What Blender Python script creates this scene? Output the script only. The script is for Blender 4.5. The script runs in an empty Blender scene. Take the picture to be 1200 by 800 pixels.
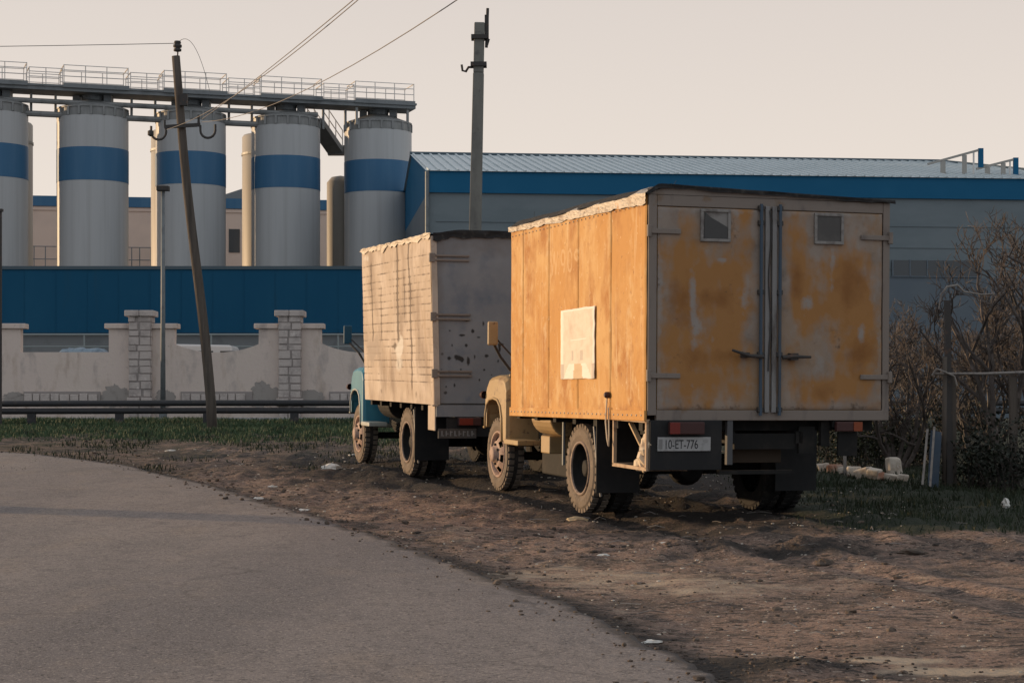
import bpy, math, random
from mathutils import Vector, Matrix, noise
R = math.radians
rnd = random.Random(7)
SC = bpy.context.scene
COL = SC.collection

# ------------------------------------------------------------------ camera, light, exposure
F, HOR, CAMZ = 2300.0, 490.0, 1.72          # focal length and eye level in photo pixels (1200x800), eye height in metres
cam_d = bpy.data.cameras.new('camera'); cam = bpy.data.objects.new('camera', cam_d); COL.objects.link(cam)
cam.location = (0, 0, CAMZ); cam.rotation_euler = (R(90), 0, 0)
cam_d.sensor_width = 36; cam_d.lens = 36*F/1200; cam_d.shift_y = (HOR-400)/1200
cam_d.clip_start = .1; cam_d.clip_end = 2000
SC.camera = cam

SUN_EL, SUN_AZ = R(5.8), R(67)               # azimuth from +Y towards -X
W = bpy.data.worlds.new('World'); SC.world = W; W.use_nodes = True
nt = W.node_tree; bg = nt.nodes['Background']
sky = nt.nodes.new('ShaderNodeTexSky'); sky.sky_type = 'NISHITA'; sky.sun_disc = False
sky.sun_elevation = SUN_EL; sky.sun_rotation = -SUN_AZ; sky.air_density = 1.0; sky.dust_density = 3.0; sky.ozone_density = 1.0
tcw = nt.nodes.new('ShaderNodeTexCoord'); sxyz = nt.nodes.new('ShaderNodeSeparateXYZ'); nt.links.new(tcw.outputs['Generated'], sxyz.inputs[0])
rmp = nt.nodes.new('ShaderNodeValToRGB'); nt.links.new(sxyz.outputs[2], rmp.inputs[0])      # pale hazy horizon under a duller upper sky
for k, (pos, c) in enumerate(((0.0, (8.2, 7.3, 6.45)), (.10, (7.8, 6.95, 6.25)), (.22, (6.7, 6.0, 5.55)), (.45, (4.9, 4.8, 4.9)), (1.0, (3.1, 3.45, 4.0)))):
    e = rmp.color_ramp.elements[k] if k < 2 else rmp.color_ramp.elements.new(pos)
    e.position = pos; e.color = (c[0]/10, c[1]/10, c[2]/10, 1)
vm = nt.nodes.new('ShaderNodeVectorMath'); vm.operation = 'SCALE'; vm.inputs[3].default_value = 10.0; nt.links.new(rmp.outputs[0], vm.inputs[0])
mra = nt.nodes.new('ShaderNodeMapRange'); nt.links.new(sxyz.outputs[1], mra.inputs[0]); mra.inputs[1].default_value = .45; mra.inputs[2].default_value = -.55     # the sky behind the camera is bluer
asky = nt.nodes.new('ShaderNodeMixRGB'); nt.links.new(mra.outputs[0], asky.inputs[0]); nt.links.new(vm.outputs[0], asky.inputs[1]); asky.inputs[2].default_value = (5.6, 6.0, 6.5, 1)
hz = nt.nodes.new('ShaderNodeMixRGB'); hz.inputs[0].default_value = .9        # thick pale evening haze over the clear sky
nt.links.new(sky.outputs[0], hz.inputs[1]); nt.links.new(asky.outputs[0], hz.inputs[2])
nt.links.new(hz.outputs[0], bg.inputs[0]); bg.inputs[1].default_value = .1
sd = bpy.data.lights.new('sun', 'SUN'); so = bpy.data.objects.new('sun', sd); COL.objects.link(so)
sd.energy = 3.9; sd.angle = R(.8); sd.color = (1.0, .68, .385)
tow = Vector((-math.sin(SUN_AZ)*math.cos(SUN_EL), math.cos(SUN_AZ)*math.cos(SUN_EL), math.sin(SUN_EL)))
so.rotation_euler = tow.to_track_quat('Z', 'Y').to_euler(); so.location = (-20, 10, 20)
vs = SC.view_settings; vs.view_transform = 'Standard'; vs.look = 'None'; vs.exposure = 0.22; vs.gamma = 1; vs.use_curve_mapping = False

# ------------------------------------------------------------------ helpers
def at(px, py, Y):
    return Vector(((px-600)/F*Y, Y, CAMZ+(HOR-py)/F*Y))
def lerp(a, b, t): return a+(b-a)*t
def sm(a, b, x):
    t = min(1, max(0, (x-a)/(b-a))); return t*t*(3-2*t)
def fbm(x, y, z=0, o=4): return noise.fractal(Vector((x, y, z)), 1.0, 2.0, o)
def gbase(y):
    if y < 50: return .0325*y
    if y < 56: return lerp(.0325*50, 1.72, sm(50, 56, y))
    return 1.72

def link_mesh(name, v, f, mats, parent=None, mi=None, smooth=False):
    me = bpy.data.meshes.new(name); me.from_pydata(v, [], f)
    for m in (mats if isinstance(mats, (list, tuple)) else [mats]): me.materials.append(m)
    if mi: me.polygons.foreach_set('material_index', mi)
    if smooth: me.polygons.foreach_set('use_smooth', [True]*len(f))
    me.update()
    o = bpy.data.objects.new(name, me); COL.objects.link(o)
    if parent: o.parent = parent
    return o

class MB:
    def __init__(s): s.v, s.f, s.mi, s.m = [], [], [], 0
    def add(s, v, f):
        n = len(s.v); s.v += [tuple(p) for p in v]; s.f += [tuple(i+n for i in q) for q in f]; s.mi += [s.m]*len(f); return s
    def box(s, x0, y0, z0, x1, y1, z1):
        v = [(x, y, z) for z in (z0, z1) for y in (y0, y1) for x in (x0, x1)]
        return s.add(v, [(0,2,3,1), (4,5,7,6), (0,1,5,4), (2,6,7,3), (0,4,6,2), (1,3,7,5)])
    def beam(s, p, q, w, h, w2=None, h2=None):
        p, q = Vector(p), Vector(q); d = (q-p).normalized()
        u = d.cross(Vector((0,0,1)))
        if u.length < .01: u = Vector((1,0,0))
        u.normalize(); n = u.cross(d); w2 = w2 or w; h2 = h2 or h
        v = [p+u*a*w/2+n*b*h/2 for a, b in ((-1,-1),(1,-1),(1,1),(-1,1))]+[q+u*a*w2/2+n*b*h2/2 for a, b in ((-1,-1),(1,-1),(1,1),(-1,1))]
        return s.add(v, [(3,2,1,0), (4,5,6,7), (0,1,5,4), (1,2,6,5), (2,3,7,6), (3,0,4,7)])
    def tube(s, pts, r, n=6, cap=True):
        pts = [Vector(p) for p in pts]; k = len(pts)
        rr = r if isinstance(r, (list, tuple)) else [r]*k
        v, f = [], []; u = None
        for i, p in enumerate(pts):
            d = (pts[min(i+1, k-1)]-pts[max(i-1, 0)])
            if d.length < 1e-7: d = Vector((0,0,1))
            d.normalize()
            if u is None:
                u = d.orthogonal().normalized()
            else:
                u = u-d*u.dot(d)
                u = u.normalized() if u.length > 1e-5 else d.orthogonal().normalized()
            w = d.cross(u)
            for j in range(n):
                a = 2*math.pi*j/n; v.append(p+(u*math.cos(a)+w*math.sin(a))*rr[i])
        for i in range(k-1):
            for j in range(n):
                a, b = i*n+j, i*n+(j+1)%n; f.append((a, b, b+n, a+n))
        if cap: f.append(tuple(range(n-1, -1, -1))); f.append(tuple(range((k-1)*n, k*n)))
        return s.add(v, f)
    def lathe(s, prof, c=(0,0,0), axis='z', n=32, skip=None, cap=False):
        v, f = [], []
        for (r, h) in prof:
            for j in range(n):
                a = 2*math.pi*j/n; x, y = r*math.cos(a), r*math.sin(a)
                p = (x, y, h) if axis == 'z' else (h, x, y) if axis == 'x' else (y, h, x)
                v.append((c[0]+p[0], c[1]+p[1], c[2]+p[2]))
        for i in range(len(prof)-1):
            for j in range(n):
                if skip and skip(i, j): continue
                a, b = i*n+j, i*n+(j+1)%n; f.append((a, b, b+n, a+n))
        if cap:
            f.append(tuple(range(n-1, -1, -1))); k = (len(prof)-1)*n; f.append(tuple(range(k, k+n)))
        return s.add(v, f)
    def prism(s, poly, axis, a, b):
        n = len(poly)
        def P(p, h): return (h, p[0], p[1]) if axis == 'x' else (p[0], h, p[1]) if axis == 'y' else (p[0], p[1], h)
        v = [P(p, a) for p in poly]+[P(p, b) for p in poly]
        return s.add(v, [tuple(range(n-1, -1, -1)), tuple(range(n, 2*n))]+[(i, (i+1)%n, n+(i+1)%n, n+i) for i in range(n)])
    def rock(s, c, r, sq=(1,1,.6), n=6, seed=0):
        v, f = [], []; m = n*2
        for i in range(n+1):
            th = math.pi*i/n
            for j in range(m):
                ph = 2*math.pi*j/m; d = Vector((math.sin(th)*math.cos(ph), math.sin(th)*math.sin(ph), math.cos(th)))
                k = r*(1+.55*noise.noise(d*1.4+Vector((seed*3.7, seed, 0)))+.25*noise.noise(d*3.3+Vector((seed, 0, seed*2.1))))
                v.append((c[0]+d.x*k*sq[0], c[1]+d.y*k*sq[1], c[2]+d.z*k*sq[2]))
        for i in range(n):
            for j in range(m):
                a, b = i*m+j, i*m+(j+1)%m; f.append((a, a+m, b+m, b))
        return s.add(v, f)
    def build(s, name, mats, parent=None, smooth=False, bevel=0, seg=2, fix=True):
        o = link_mesh(name, s.v, s.f, mats, parent, s.mi, smooth)
        if fix:
            import bmesh
            bm = bmesh.new(); bm.from_mesh(o.data); bmesh.ops.recalc_face_normals(bm, faces=bm.faces[:]); bm.to_mesh(o.data); bm.free()
        if bevel:
            m = o.modifiers.new('bevel', 'BEVEL'); m.width = bevel; m.segments = seg; m.limit_method = 'ANGLE'; m.angle_limit = R(35)
        return o

def thing(name, label, cat, loc=(0,0,0), rz=0, group=None):
    o = bpy.data.objects.new(name, None); COL.objects.link(o); o.empty_display_size = .3
    o.location = loc; o.rotation_euler = (0, 0, rz)
    return tag(o, label, cat, group)
def tag(o, label, cat, group=None):
    o['label'] = label; o['category'] = cat
    if group: o['group'] = group
    return o
def kind(o, k): o['kind'] = k; return o
def copy_tree(o, parent=None):
    c = o.copy(); COL.objects.link(c)
    if parent: c.parent = parent; c.matrix_parent_inverse = o.matrix_parent_inverse
    for ch in list(o.children): copy_tree(ch, c)
    return c

def text_mesh(name, txt, size, mat, parent, M4, extrude=.002, sx=1.0, align='LEFT', spacing=1.0):
    cu = bpy.data.curves.new(name, 'FONT'); cu.body = txt; cu.size = size; cu.extrude = extrude; cu.align_x = align; cu.space_character = spacing
    t = bpy.data.objects.new(name, cu); COL.objects.link(t)
    dg = bpy.context.evaluated_depsgraph_get(); me = bpy.data.meshes.new_from_object(t.evaluated_get(dg))
    bpy.data.objects.remove(t); bpy.data.curves.remove(cu)
    me.transform(M4 @ Matrix.Diagonal((sx, 1, 1, 1))); me.materials.clear(); me.materials.append(mat)
    o = bpy.data.objects.new(name, me); COL.objects.link(o)
    if parent: o.parent = parent
    return o

# ------------------------------------------------------------------ materials
def M(name, base, var=(), rough=.8, metal=0.0, bump=None, attrs=(), spec=.3):
    """base colour, noise variations (colour, scale, lo, hi, stretch), attribute masks (attribute, colour, noise scale)"""
    m = bpy.data.materials.new(name); m.use_nodes = True; t = m.node_tree; n = t.nodes; L = t.links
    b = n['Principled BSDF']; b.inputs['Roughness'].default_value = rough; b.inputs['Metallic'].default_value = metal
    b.inputs['Specular IOR Level'].default_value = spec
    tc = n.new('ShaderNodeTexCoord')
    def nz(scale, stretch=(1,1,1), detail=6, dist=0.0, ro=.6):
        mp = n.new('ShaderNodeMapping'); mp.inputs['Scale'].default_value = stretch
        L.new(tc.outputs['Object'], mp.inputs[0])
        x = n.new('ShaderNodeTexNoise'); x.inputs['Scale'].default_value = scale; x.inputs['Detail'].default_value = detail
        x.inputs['Roughness'].default_value = ro; x.inputs['Distortion'].default_value = dist
        L.new(mp.outputs[0], x.inputs['Vector']); return x.outputs['Fac']
    def mr(src, lo, hi, mx=1.0):
        x = n.new('ShaderNodeMapRange'); x.inputs[1].default_value = lo; x.inputs[2].default_value = hi; x.inputs[4].default_value = mx
        L.new(src, x.inputs[0]); return x.outputs[0]
    rgb = n.new('ShaderNodeRGB'); rgb.outputs[0].default_value = (*base, 1); cur = rgb.outputs[0]
    def mix(fac, c):
        nonlocal cur
        x = n.new('ShaderNodeMixRGB'); L.new(fac, x.inputs[0]); L.new(cur, x.inputs[1]); x.inputs[2].default_value = (*c, 1); cur = x.outputs[0]
    for k in var:
        c, sc, lo, hi = k[:4]; st = k[4] if len(k) > 4 else (1,1,1); mx = k[5] if len(k) > 5 else 1.0
        mix(mr(nz(sc, st), lo, hi, mx), c)
    for k in attrs:
        an, c, sc = k[:3]; mx = k[3] if len(k) > 3 else 1.0; amp = k[4] if len(k) > 4 else .7; sf = k[5] if len(k) > 5 else .2
        at_ = n.new('ShaderNodeAttribute'); at_.attribute_name = an
        ad = n.new('ShaderNodeMath'); ad.operation = 'MULTIPLY_ADD'; L.new(nz(sc), ad.inputs[0]); ad.inputs[1].default_value = amp*2
        L.new(at_.outputs['Fac'], ad.inputs[2])
        mix(mr(ad.outputs[0], amp+.5-sf, amp+.5+sf, mx), c)
    L.new(cur, b.inputs['Base Color'])
    if bump:
        sc, stg, di = bump[:3]; st = bump[3] if len(bump) > 3 else (1,1,1)
        bp = n.new('ShaderNodeBump'); bp.inputs['Strength'].default_value = stg; bp.inputs['Distance'].default_value = di
        L.new(nz(sc, st, 8), bp.inputs['Height']); L.new(bp.outputs[0], b.inputs['Normal'])
    return m
def set_attr(o, name, vals):
    a = o.data.attributes.new(name, 'FLOAT', 'POINT'); a.data.foreach_set('value', vals)

Mt = {}
Mt['asphalt'] = M('asphalt', (.172,.146,.139), [((.235,.196,.176), .33, .42, .64, (1,.4,1)), ((.115,.102,.101), .6, .50, .70, (.8,.35,1), .8), ((.25,.195,.155), 1.3, .54, .70, (1,.5,1), .6), ((.115,.10,.098), 2.2, .58, .68, (1,.8,1), .6),
    ((.12,.102,.096), 9, .50, .62, (1,.6,1), .5), ((.44,.37,.32), 38, .57, .64, (1,1,1), .6), ((.045,.039,.038), 30, .555, .63, (1,1,1), .75), ((.34,.285,.245), 85, .54, .62, (1,1,1), .7)],
    rough=.9, bump=(55, .6, .015), attrs=[('edge', (.06,.05,.045), 3.0, .85)])
def add_cracks(m, col):
    t = m.node_tree; n, L = t.nodes, t.links; b = n['Principled BSDF']; src = b.inputs['Base Color'].links[0].from_socket
    tc = n.new('ShaderNodeTexCoord'); nz = n.new('ShaderNodeTexNoise'); nz.inputs['Scale'].default_value = 1.3; nz.inputs['Detail'].default_value = 6; L.new(tc.outputs['Object'], nz.inputs['Vector'])
    ad = n.new('ShaderNodeMixRGB'); ad.blend_type = 'ADD'; ad.inputs[0].default_value = .9; L.new(tc.outputs['Object'], ad.inputs[1]); L.new(nz.outputs['Color'], ad.inputs[2])
    vo = n.new('ShaderNodeTexVoronoi'); vo.feature = 'DISTANCE_TO_EDGE'; vo.inputs['Scale'].default_value = .42; L.new(ad.outputs[0], vo.inputs['Vector'])
    mr = n.new('ShaderNodeMapRange'); mr.inputs[1].default_value = .004; mr.inputs[2].default_value = .011; mr.inputs[3].default_value = 1; mr.inputs[4].default_value = 0; L.new(vo.outputs['Distance'], mr.inputs[0])
    n2 = n.new('ShaderNodeTexNoise'); n2.inputs['Scale'].default_value = .45; L.new(tc.outputs['Object'], n2.inputs['Vector'])
    m2 = n.new('ShaderNodeMapRange'); m2.inputs[1].default_value = .5; m2.inputs[2].default_value = .62; m2.inputs[4].default_value = .35; L.new(n2.outputs['Fac'], m2.inputs[0])
    mu = n.new('ShaderNodeMath'); mu.operation = 'MULTIPLY'; L.new(mr.outputs[0], mu.inputs[0]); L.new(m2.outputs[0], mu.inputs[1])
    mx = n.new('ShaderNodeMixRGB'); L.new(mu.outputs[0], mx.inputs[0]); L.new(src, mx.inputs[1]); mx.inputs[2].default_value = (*col, 1); L.new(mx.outputs[0], b.inputs['Base Color'])
add_cracks(Mt['asphalt'], (.05,.042,.04))
Mt['soil'] = M('soil', (.225,.148,.112), [((.32,.212,.16), .9, .42, .62), ((.10,.075,.062), 2.1, .50, .62, (1,.7,1), .8), ((.055,.043,.038), 5, .53, .63, (.7,1,1), .85), ((.33,.24,.185), 8, .56, .66, (1,1,1), .7),
    ((.026,.022,.02), 15, .535, .62, (.6,1,1), .9), ((.44,.34,.27), 28, .58, .64, (1,1,1), .8), ((.03,.026,.024), 40, .55, .62, (1,1,1), .8)], rough=.95, bump=(22, 1.0, .05),
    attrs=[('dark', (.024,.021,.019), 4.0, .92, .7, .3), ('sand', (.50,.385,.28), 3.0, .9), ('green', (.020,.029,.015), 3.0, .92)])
Mt['grass'] = M('grass', (.046,.082,.036), [((.078,.112,.052), 3.0, .48, .65), ((.12,.10,.06), 7, .58, .68), ((.016,.028,.016), 1.3, .5, .65)], rough=.7)
Mt['drygrass'] = M('dry_grass', (.022,.032,.016), [((.04,.043,.022), 3.0, .5, .65), ((.09,.075,.042), 9, .62, .7)], rough=.8)
Mt['litter'] = M('litter', (.62,.60,.56), [((.42,.37,.31), 12, .5, .7)], rough=.7)
Mt['stone'] = M('stone', (.5,.44,.37), [((.30,.23,.17), 5, .5, .68), ((.62,.57,.5), 9, .58, .7)], rough=.9, bump=(20, .6, .02))
Mt['clod'] = M('clod', (.12,.09,.07), [((.24,.19,.15), 9, .55, .7), ((.05,.04,.035), 4, .5, .65)], rough=.95)
Mt['plaster'] = M('plaster', (.62,.515,.455), [((.62,.52,.455), .7, .44, .62), ((.38,.325,.30), 1.6, .54, .70, (1,1,.5)), ((.46,.36,.29), 2.3, .54, .68, (1,1,.3), .8), ((.24,.215,.205), 5, .64, .74, (1,1,1), .8),
    ((.42,.33,.28), 3.0, .6, .72, (1,1,.25), .6)], rough=.95, bump=(9, .35, .03))
Mt['wallblock'] = M('wall_block', (.50,.435,.40), [((.33,.285,.265), 3, .48, .66), ((.60,.53,.49), 6, .58, .7)], rough=.95, bump=(14, .5, .03))
Mt['mortar'] = M('mortar', (.30,.262,.245), rough=1)
Mt['cement'] = M('cement', (.33,.295,.27), [((.22,.195,.18), 4, .5, .7)], rough=.95)
Mt['pipe'] = M('pipe_paint', (.035,.034,.036), [((.08,.06,.05), 5, .6, .75)], rough=.6)
Mt['kerb'] = M('kerb_concrete', (.27,.27,.27), [((.17,.17,.165), 2, .5, .7)], rough=.95)
Mt['siloskin'] = M('silo_skin', (.42,.42,.42), [((.38,.38,.38), .9, .45, .65, (3,3,.12)), ((.34,.335,.325), .6, .5, .7, (7,7,.06), .7), ((.45,.448,.445), 1.1, .56, .7, (9,9,.05), .6)], rough=.5, bump=(.4, .1, .02))
Mt['siloblue'] = M('silo_blue', (.038,.125,.235), [((.05,.14,.25), .8, .45, .65, (3,3,.15))], rough=.5)
Mt['silometal'] = M('silo_metal', (.25,.25,.245), [((.17,.17,.165), .8, .45, .65, (2,2,.5))], rough=.55, metal=.2)
Mt['decksteel'] = M('deck_steel', (.19,.20,.205), [((.13,.14,.145), .9, .5, .65)], rough=.6, metal=.3)
Mt['rail'] = M('rail_paint', (.60,.57,.54), rough=.55)
Mt['guard'] = M('guard_rail_paint', (.24,.27,.27), rough=.6)
Mt['cream'] = M('cream_tank', (.33,.31,.28), [((.32,.3,.265), .7, .5, .7, (3,3,.15))], rough=.5)
Mt['beige'] = M('beige_cladding', (.62,.48,.40), [((.57,.44,.37), .5, .45, .65)], rough=.7)
Mt['blueclad'] = M('blue_cladding', (.007,.07,.14), [((.010,.078,.15), .5, .45, .65, (1,1,.3)), ((.022,.065,.10), .9, .6, .75, (2,1,.2), .6)], rough=.65, spec=.12)
Mt['fascia'] = M('blue_fascia', (.012,.105,.21), [((.016,.115,.225), .4, .45, .65)], rough=.65, spec=.12)
Mt['greyclad'] = M('grey_cladding', (.155,.185,.20), [((.135,.165,.18), .4, .45, .65, (1,1,3))], rough=.5)
Mt['steelclad'] = M('steel_blue_cladding', (.10,.125,.15), [((.12,.145,.165), .4, .45, .65)], rough=.5)
Mt['roofsheet'] = M('roof_sheet', (.52,.58,.60), [((.46,.52,.54), .5, .45, .65)], rough=.45)
Mt['rooftrim'] = M('roof_trim', (.07,.10,.12), rough=.6)
Mt['darkglass'] = M('dark_glass', (.03,.035,.04), rough=.15, spec=.6)
Mt['wood'] = M('pole_wood', (.10,.082,.068), [((.06,.05,.042), 3, .45, .65, (3,3,.2)), ((.15,.125,.105), 5, .6, .72, (4,4,.2))], rough=.9, bump=(8, .5, .02, (4,4,.3)))
Mt['concrete'] = M('pole_concrete', (.19,.185,.165), [((.13,.125,.115), 2, .45, .65, (1,1,.4)), ((.12,.115,.11), 6, .62, .72)], rough=.95, bump=(20, .3, .02))
Mt['iron'] = M('dark_iron', (.05,.045,.042), [((.11,.065,.045), 9, .58, .7)], rough=.7)
Mt['galv'] = M('galvanised_steel', (.17,.185,.19), [((.13,.14,.145), 5, .5, .65)], rough=.6, metal=.2)
Mt['wire'] = M('wire', (.16,.145,.14), rough=.6)
Mt['bark'] = M('bark', (.070,.062,.057), [((.17,.15,.137), 4, .5, .65), ((.06,.046,.04), 7, .55, .7)], rough=.9)
Mt['redbark'] = M('red_bark', (.078,.064,.057), [((.18,.15,.133), 4, .52, .65), ((.05,.038,.034), 7, .55, .7)], rough=.9)
Mt['leaf'] = M('leaf', (.034,.038,.02), [((.065,.066,.028), 2.5, .48, .65), ((.13,.10,.045), 7, .6, .7), ((.022,.032,.016), 1.4, .5, .65)], rough=.6)
Mt['darkleaf'] = M('dark_leaf', (.015,.019,.012), [((.028,.032,.017), 2.5, .5, .65), ((.055,.05,.03), 7, .62, .7)], rough=.65)
Mt['plank'] = M('grey_plank', (.24,.215,.195), [((.15,.13,.12), 4, .5, .65, (4,4,.4))], rough=.85)
Mt['bluesheet'] = M('blue_sheet', (.05,.075,.11), [((.08,.10,.13), 3, .5, .65)], rough=.6)
Mt['mud'] = M('mud', (.045,.037,.032), [((.10,.075,.058), 8, .52, .68)], rough=.9)
# trucks
Mt['ochre'] = M('ochre_paint', (.50,.245,.062), [((.57,.335,.125), .9, .44, .60, (1,1.1,.8)), ((.38,.155,.03), 1.7, .50, .66, (1,1.2,.8)), ((.59,.375,.165), 3.4, .56, .68, (1,1.3,.7), .8),
    ((.45,.215,.055), 7, .54, .66, (1,1,.8), .6), ((.64,.46,.26), 3.0, .58, .70, (1,4,.25), .5), ((.28,.12,.04), 19, .63, .72, (1,1,.7), .8), ((.66,.50,.31), 24, .64, .72, (1,1,.7), .7)], rough=.72, bump=(5, .2, .012), attrs=[('rust', (.29,.115,.03), 9.0, .8), ('pale', (.62,.45,.26), 8.0, .7), ('letter', (.64,.44,.23), 11.0, .5)])
Mt['tin'] = M('crumpled_tin', (.46,.41,.345), [((.27,.22,.18), 6, .5, .66), ((.45,.27,.14), 9, .62, .72)], rough=.55, metal=.25, bump=(12, .8, .03))
Mt['doorpaint'] = M('door_paint', (.235,.185,.15), [((.295,.238,.195), 2.0, .42, .66), ((.165,.132,.11), 5, .52, .72), ((.27,.16,.075), 1.3, .48, .68, (1,1,.6), .7)], rough=.65, bump=(6, .25, .012),
    attrs=[('ochre', (.32,.148,.040), 5.0, .93, .62, .36), ('burnt', (.205,.082,.02), 6.0, .85, .62, .36), ('scuff', (.27,.245,.225), 12.0, .85, .7, .25), ('chip', (.07,.045,.032), 26.0, .85, .7, .2)])
Mt['frame'] = M('door_frame_paint', (.20,.165,.14), [((.12,.10,.09), 5, .55, .72, (1,1,.4)), ((.17,.11,.065), 4, .62, .74)], rough=.6)
Mt['barblue'] = M('bar_blue', (.045,.07,.10), [((.08,.073,.068), 6, .55, .68, (1,1,.3))], rough=.55)
Mt['bargrey'] = M('bar_grey', (.20,.193,.188), [((.10,.088,.08), 6, .55, .68, (1,1,.3))], rough=.55)
Mt['chassis'] = M('chassis_black', (.010,.0095,.009), [((.024,.02,.017), 5, .5, .68)], rough=.8)
Mt['board'] = M('black_board', (.013,.013,.014), [((.024,.022,.021), 3, .5, .68)], rough=.7)
Mt['rubber'] = M('rubber', (.028,.026,.025), [((.10,.08,.065), 5, .48, .68), ((.06,.05,.042), 14, .5, .65)], rough=.85, bump=(30, .3, .01))
Mt['shaderubber'] = M('shade_rubber', (.022,.020,.019), [((.045,.038,.032), 6, .52, .68)], rough=.9)  # inner and right tyres: lack of sun put into a darker rubber colour
Mt['dustyrubber'] = M('dusty_rubber', (.17,.135,.105), [((.08,.065,.055), 5, .5, .68), ((.24,.19,.145), 9, .55, .7)], rough=.9)
Mt['rim'] = M('rim_paint', (.23,.17,.135), [((.10,.065,.05), 9, .52, .66), ((.33,.25,.2), 6, .58, .7)], rough=.7)
Mt['dustypink'] = M('hub_paint', (.36,.25,.20), [((.14,.085,.06), 8, .55, .68)], rough=.7)
Mt['tan'] = M('tan_paint', (.36,.25,.125), [((.42,.30,.165), 2, .45, .65), ((.25,.16,.085), 4, .54, .70), ((.15,.10,.065), 11, .60, .70)], rough=.5, bump=(6, .15, .01))
Mt['cabblue'] = M('cab_blue', (.045,.19,.27), [((.06,.23,.31), 2, .45, .65), ((.08,.12,.13), 6, .62, .74)], rough=.42)
Mt['cabpale'] = M('cab_pale', (.42,.43,.39), [((.3,.31,.29), 4, .5, .7)], rough=.4)
Mt['glass'] = M('glass', (.06,.07,.075), rough=.12, spec=.6)
Mt['pane'] = M('dull_pane', (.065,.06,.056), [((.09,.082,.075), 6, .45, .65)], rough=.35)
Mt['brokenpane'] = M('broken_pane', (.05,.048,.046), rough=.3)
Mt['wframe'] = M('window_frame', (.23,.215,.20), [((.14,.125,.115), 9, .5, .66)], rough=.6)
Mt['red'] = M('red_lens', (.16,.022,.016), rough=.3)
Mt['darklens'] = M('dark_lens', (.055,.022,.02), rough=.45)
Mt['orange'] = M('orange_lens', (.22,.05,.018), rough=.35)
Mt['platewhite'] = M('plate_white', (.33,.325,.32), [((.21,.205,.2), 14, .5, .7)], rough=.5)
Mt['plateink'] = M('plate_ink', (.02,.02,.022), rough=.6)
Mt['paper'] = M('paper', (.74,.63,.52), [((.68,.57,.46), 8, .5, .65), ((.62,.52,.42), 3, .55, .7)], rough=.8, bump=(8, .35, .015))
Mt['paperwhite'] = M('paper_white', (.82,.75,.66), rough=.8)
Mt['papershade'] = M('paper_beige', (.60,.45,.29), rough=.8)
Mt['papergrey'] = M('paper_grey', (.55,.48,.41), rough=.8)
Mt['ghost'] = M('ghost_paint', (.66,.41,.19), [((.60,.325,.115), 9, .44, .56)], rough=.7)
Mt['boards'] = M('cream_tin_boards', (.46,.37,.29), [((.55,.46,.38), 1.6, .45, .65), ((.38,.285,.205), 3.0, .55, .72, (1,1.4,.4)), ((.30,.21,.15), 14, .60, .72, (1,1,.5), .7), ((.27,.205,.16), 1.8, .48, .66, (1.2,1.2,.6), .75)],
    rough=.75, bump=(14, .15, .008), attrs=[('crack', (.10,.072,.055), 12.0, .85, .35, .25), ('bare', (.60,.56,.50), 7.0, .95, .6), ('smoke', (.33,.27,.225), 4.0, .8)])
Mt['bluetin'] = M('grey_tin', (.19,.197,.208), [((.23,.233,.238), 1.2, .45, .66), ((.12,.143,.175), 1.8, .52, .7)], rough=.55, bump=(3, .15, .02),
    attrs=[('scuff', (.02,.019,.018), 16.0, .95, .7, .25), ('brown', (.155,.142,.135), 3.0, .7)])
Mt['tarp'] = M('black_felt', (.025,.024,.024), [((.06,.055,.05), 9, .55, .7)], rough=.95, bump=(12, .6, .03))
Mt['junk'] = M('junk_plastic', (.62,.50,.36), [((.35,.25,.17), 7, .5, .66)], rough=.7)
Mt['wood2'] = M('raw_wood', (.5,.37,.22), [((.33,.22,.13), 8, .5, .66)], rough=.8)

# ------------------------------------------------------------------ ground and road (setting)
EDGE = [(-60, 4.6), (-10, 2.9), (6, 1.9), (10.3, 1.07), (12, .73), (14.1, .18), (16.2, -.49), (19.3, -1.5), (23.3, -3.04), (27, -4.45), (30.5, -5.97), (33, -7.5), (35, -9.1), (38, -12.6), (40.5, -19), (42, -30), (43, -60), (43.6, -140)]
def edge_x(y):
    if y <= EDGE[0][0]: return EDGE[0][1]
    for (a, b), (c, d) in zip(EDGE, EDGE[1:]):
        if y <= c: return lerp(b, d, (y-a)/(c-a))
    return -1e4
T1 = dict(Y0=19.60, X0=1.338, a=math.atan(743/F)); T2 = dict(Y0=26.4, X0=-1.032, a=math.atan(715/F))
def tloc(T, x, y):           # ground position -> truck local (x right, y forward)
    dx, dy = x-T['X0'], y-T['Y0']; s, c = math.sin(T['a']), math.cos(T['a'])
    return dx*c+dy*s, -dx*s+dy*c
def gauss(d, w): return math.exp(-(d/w)**2)
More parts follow.
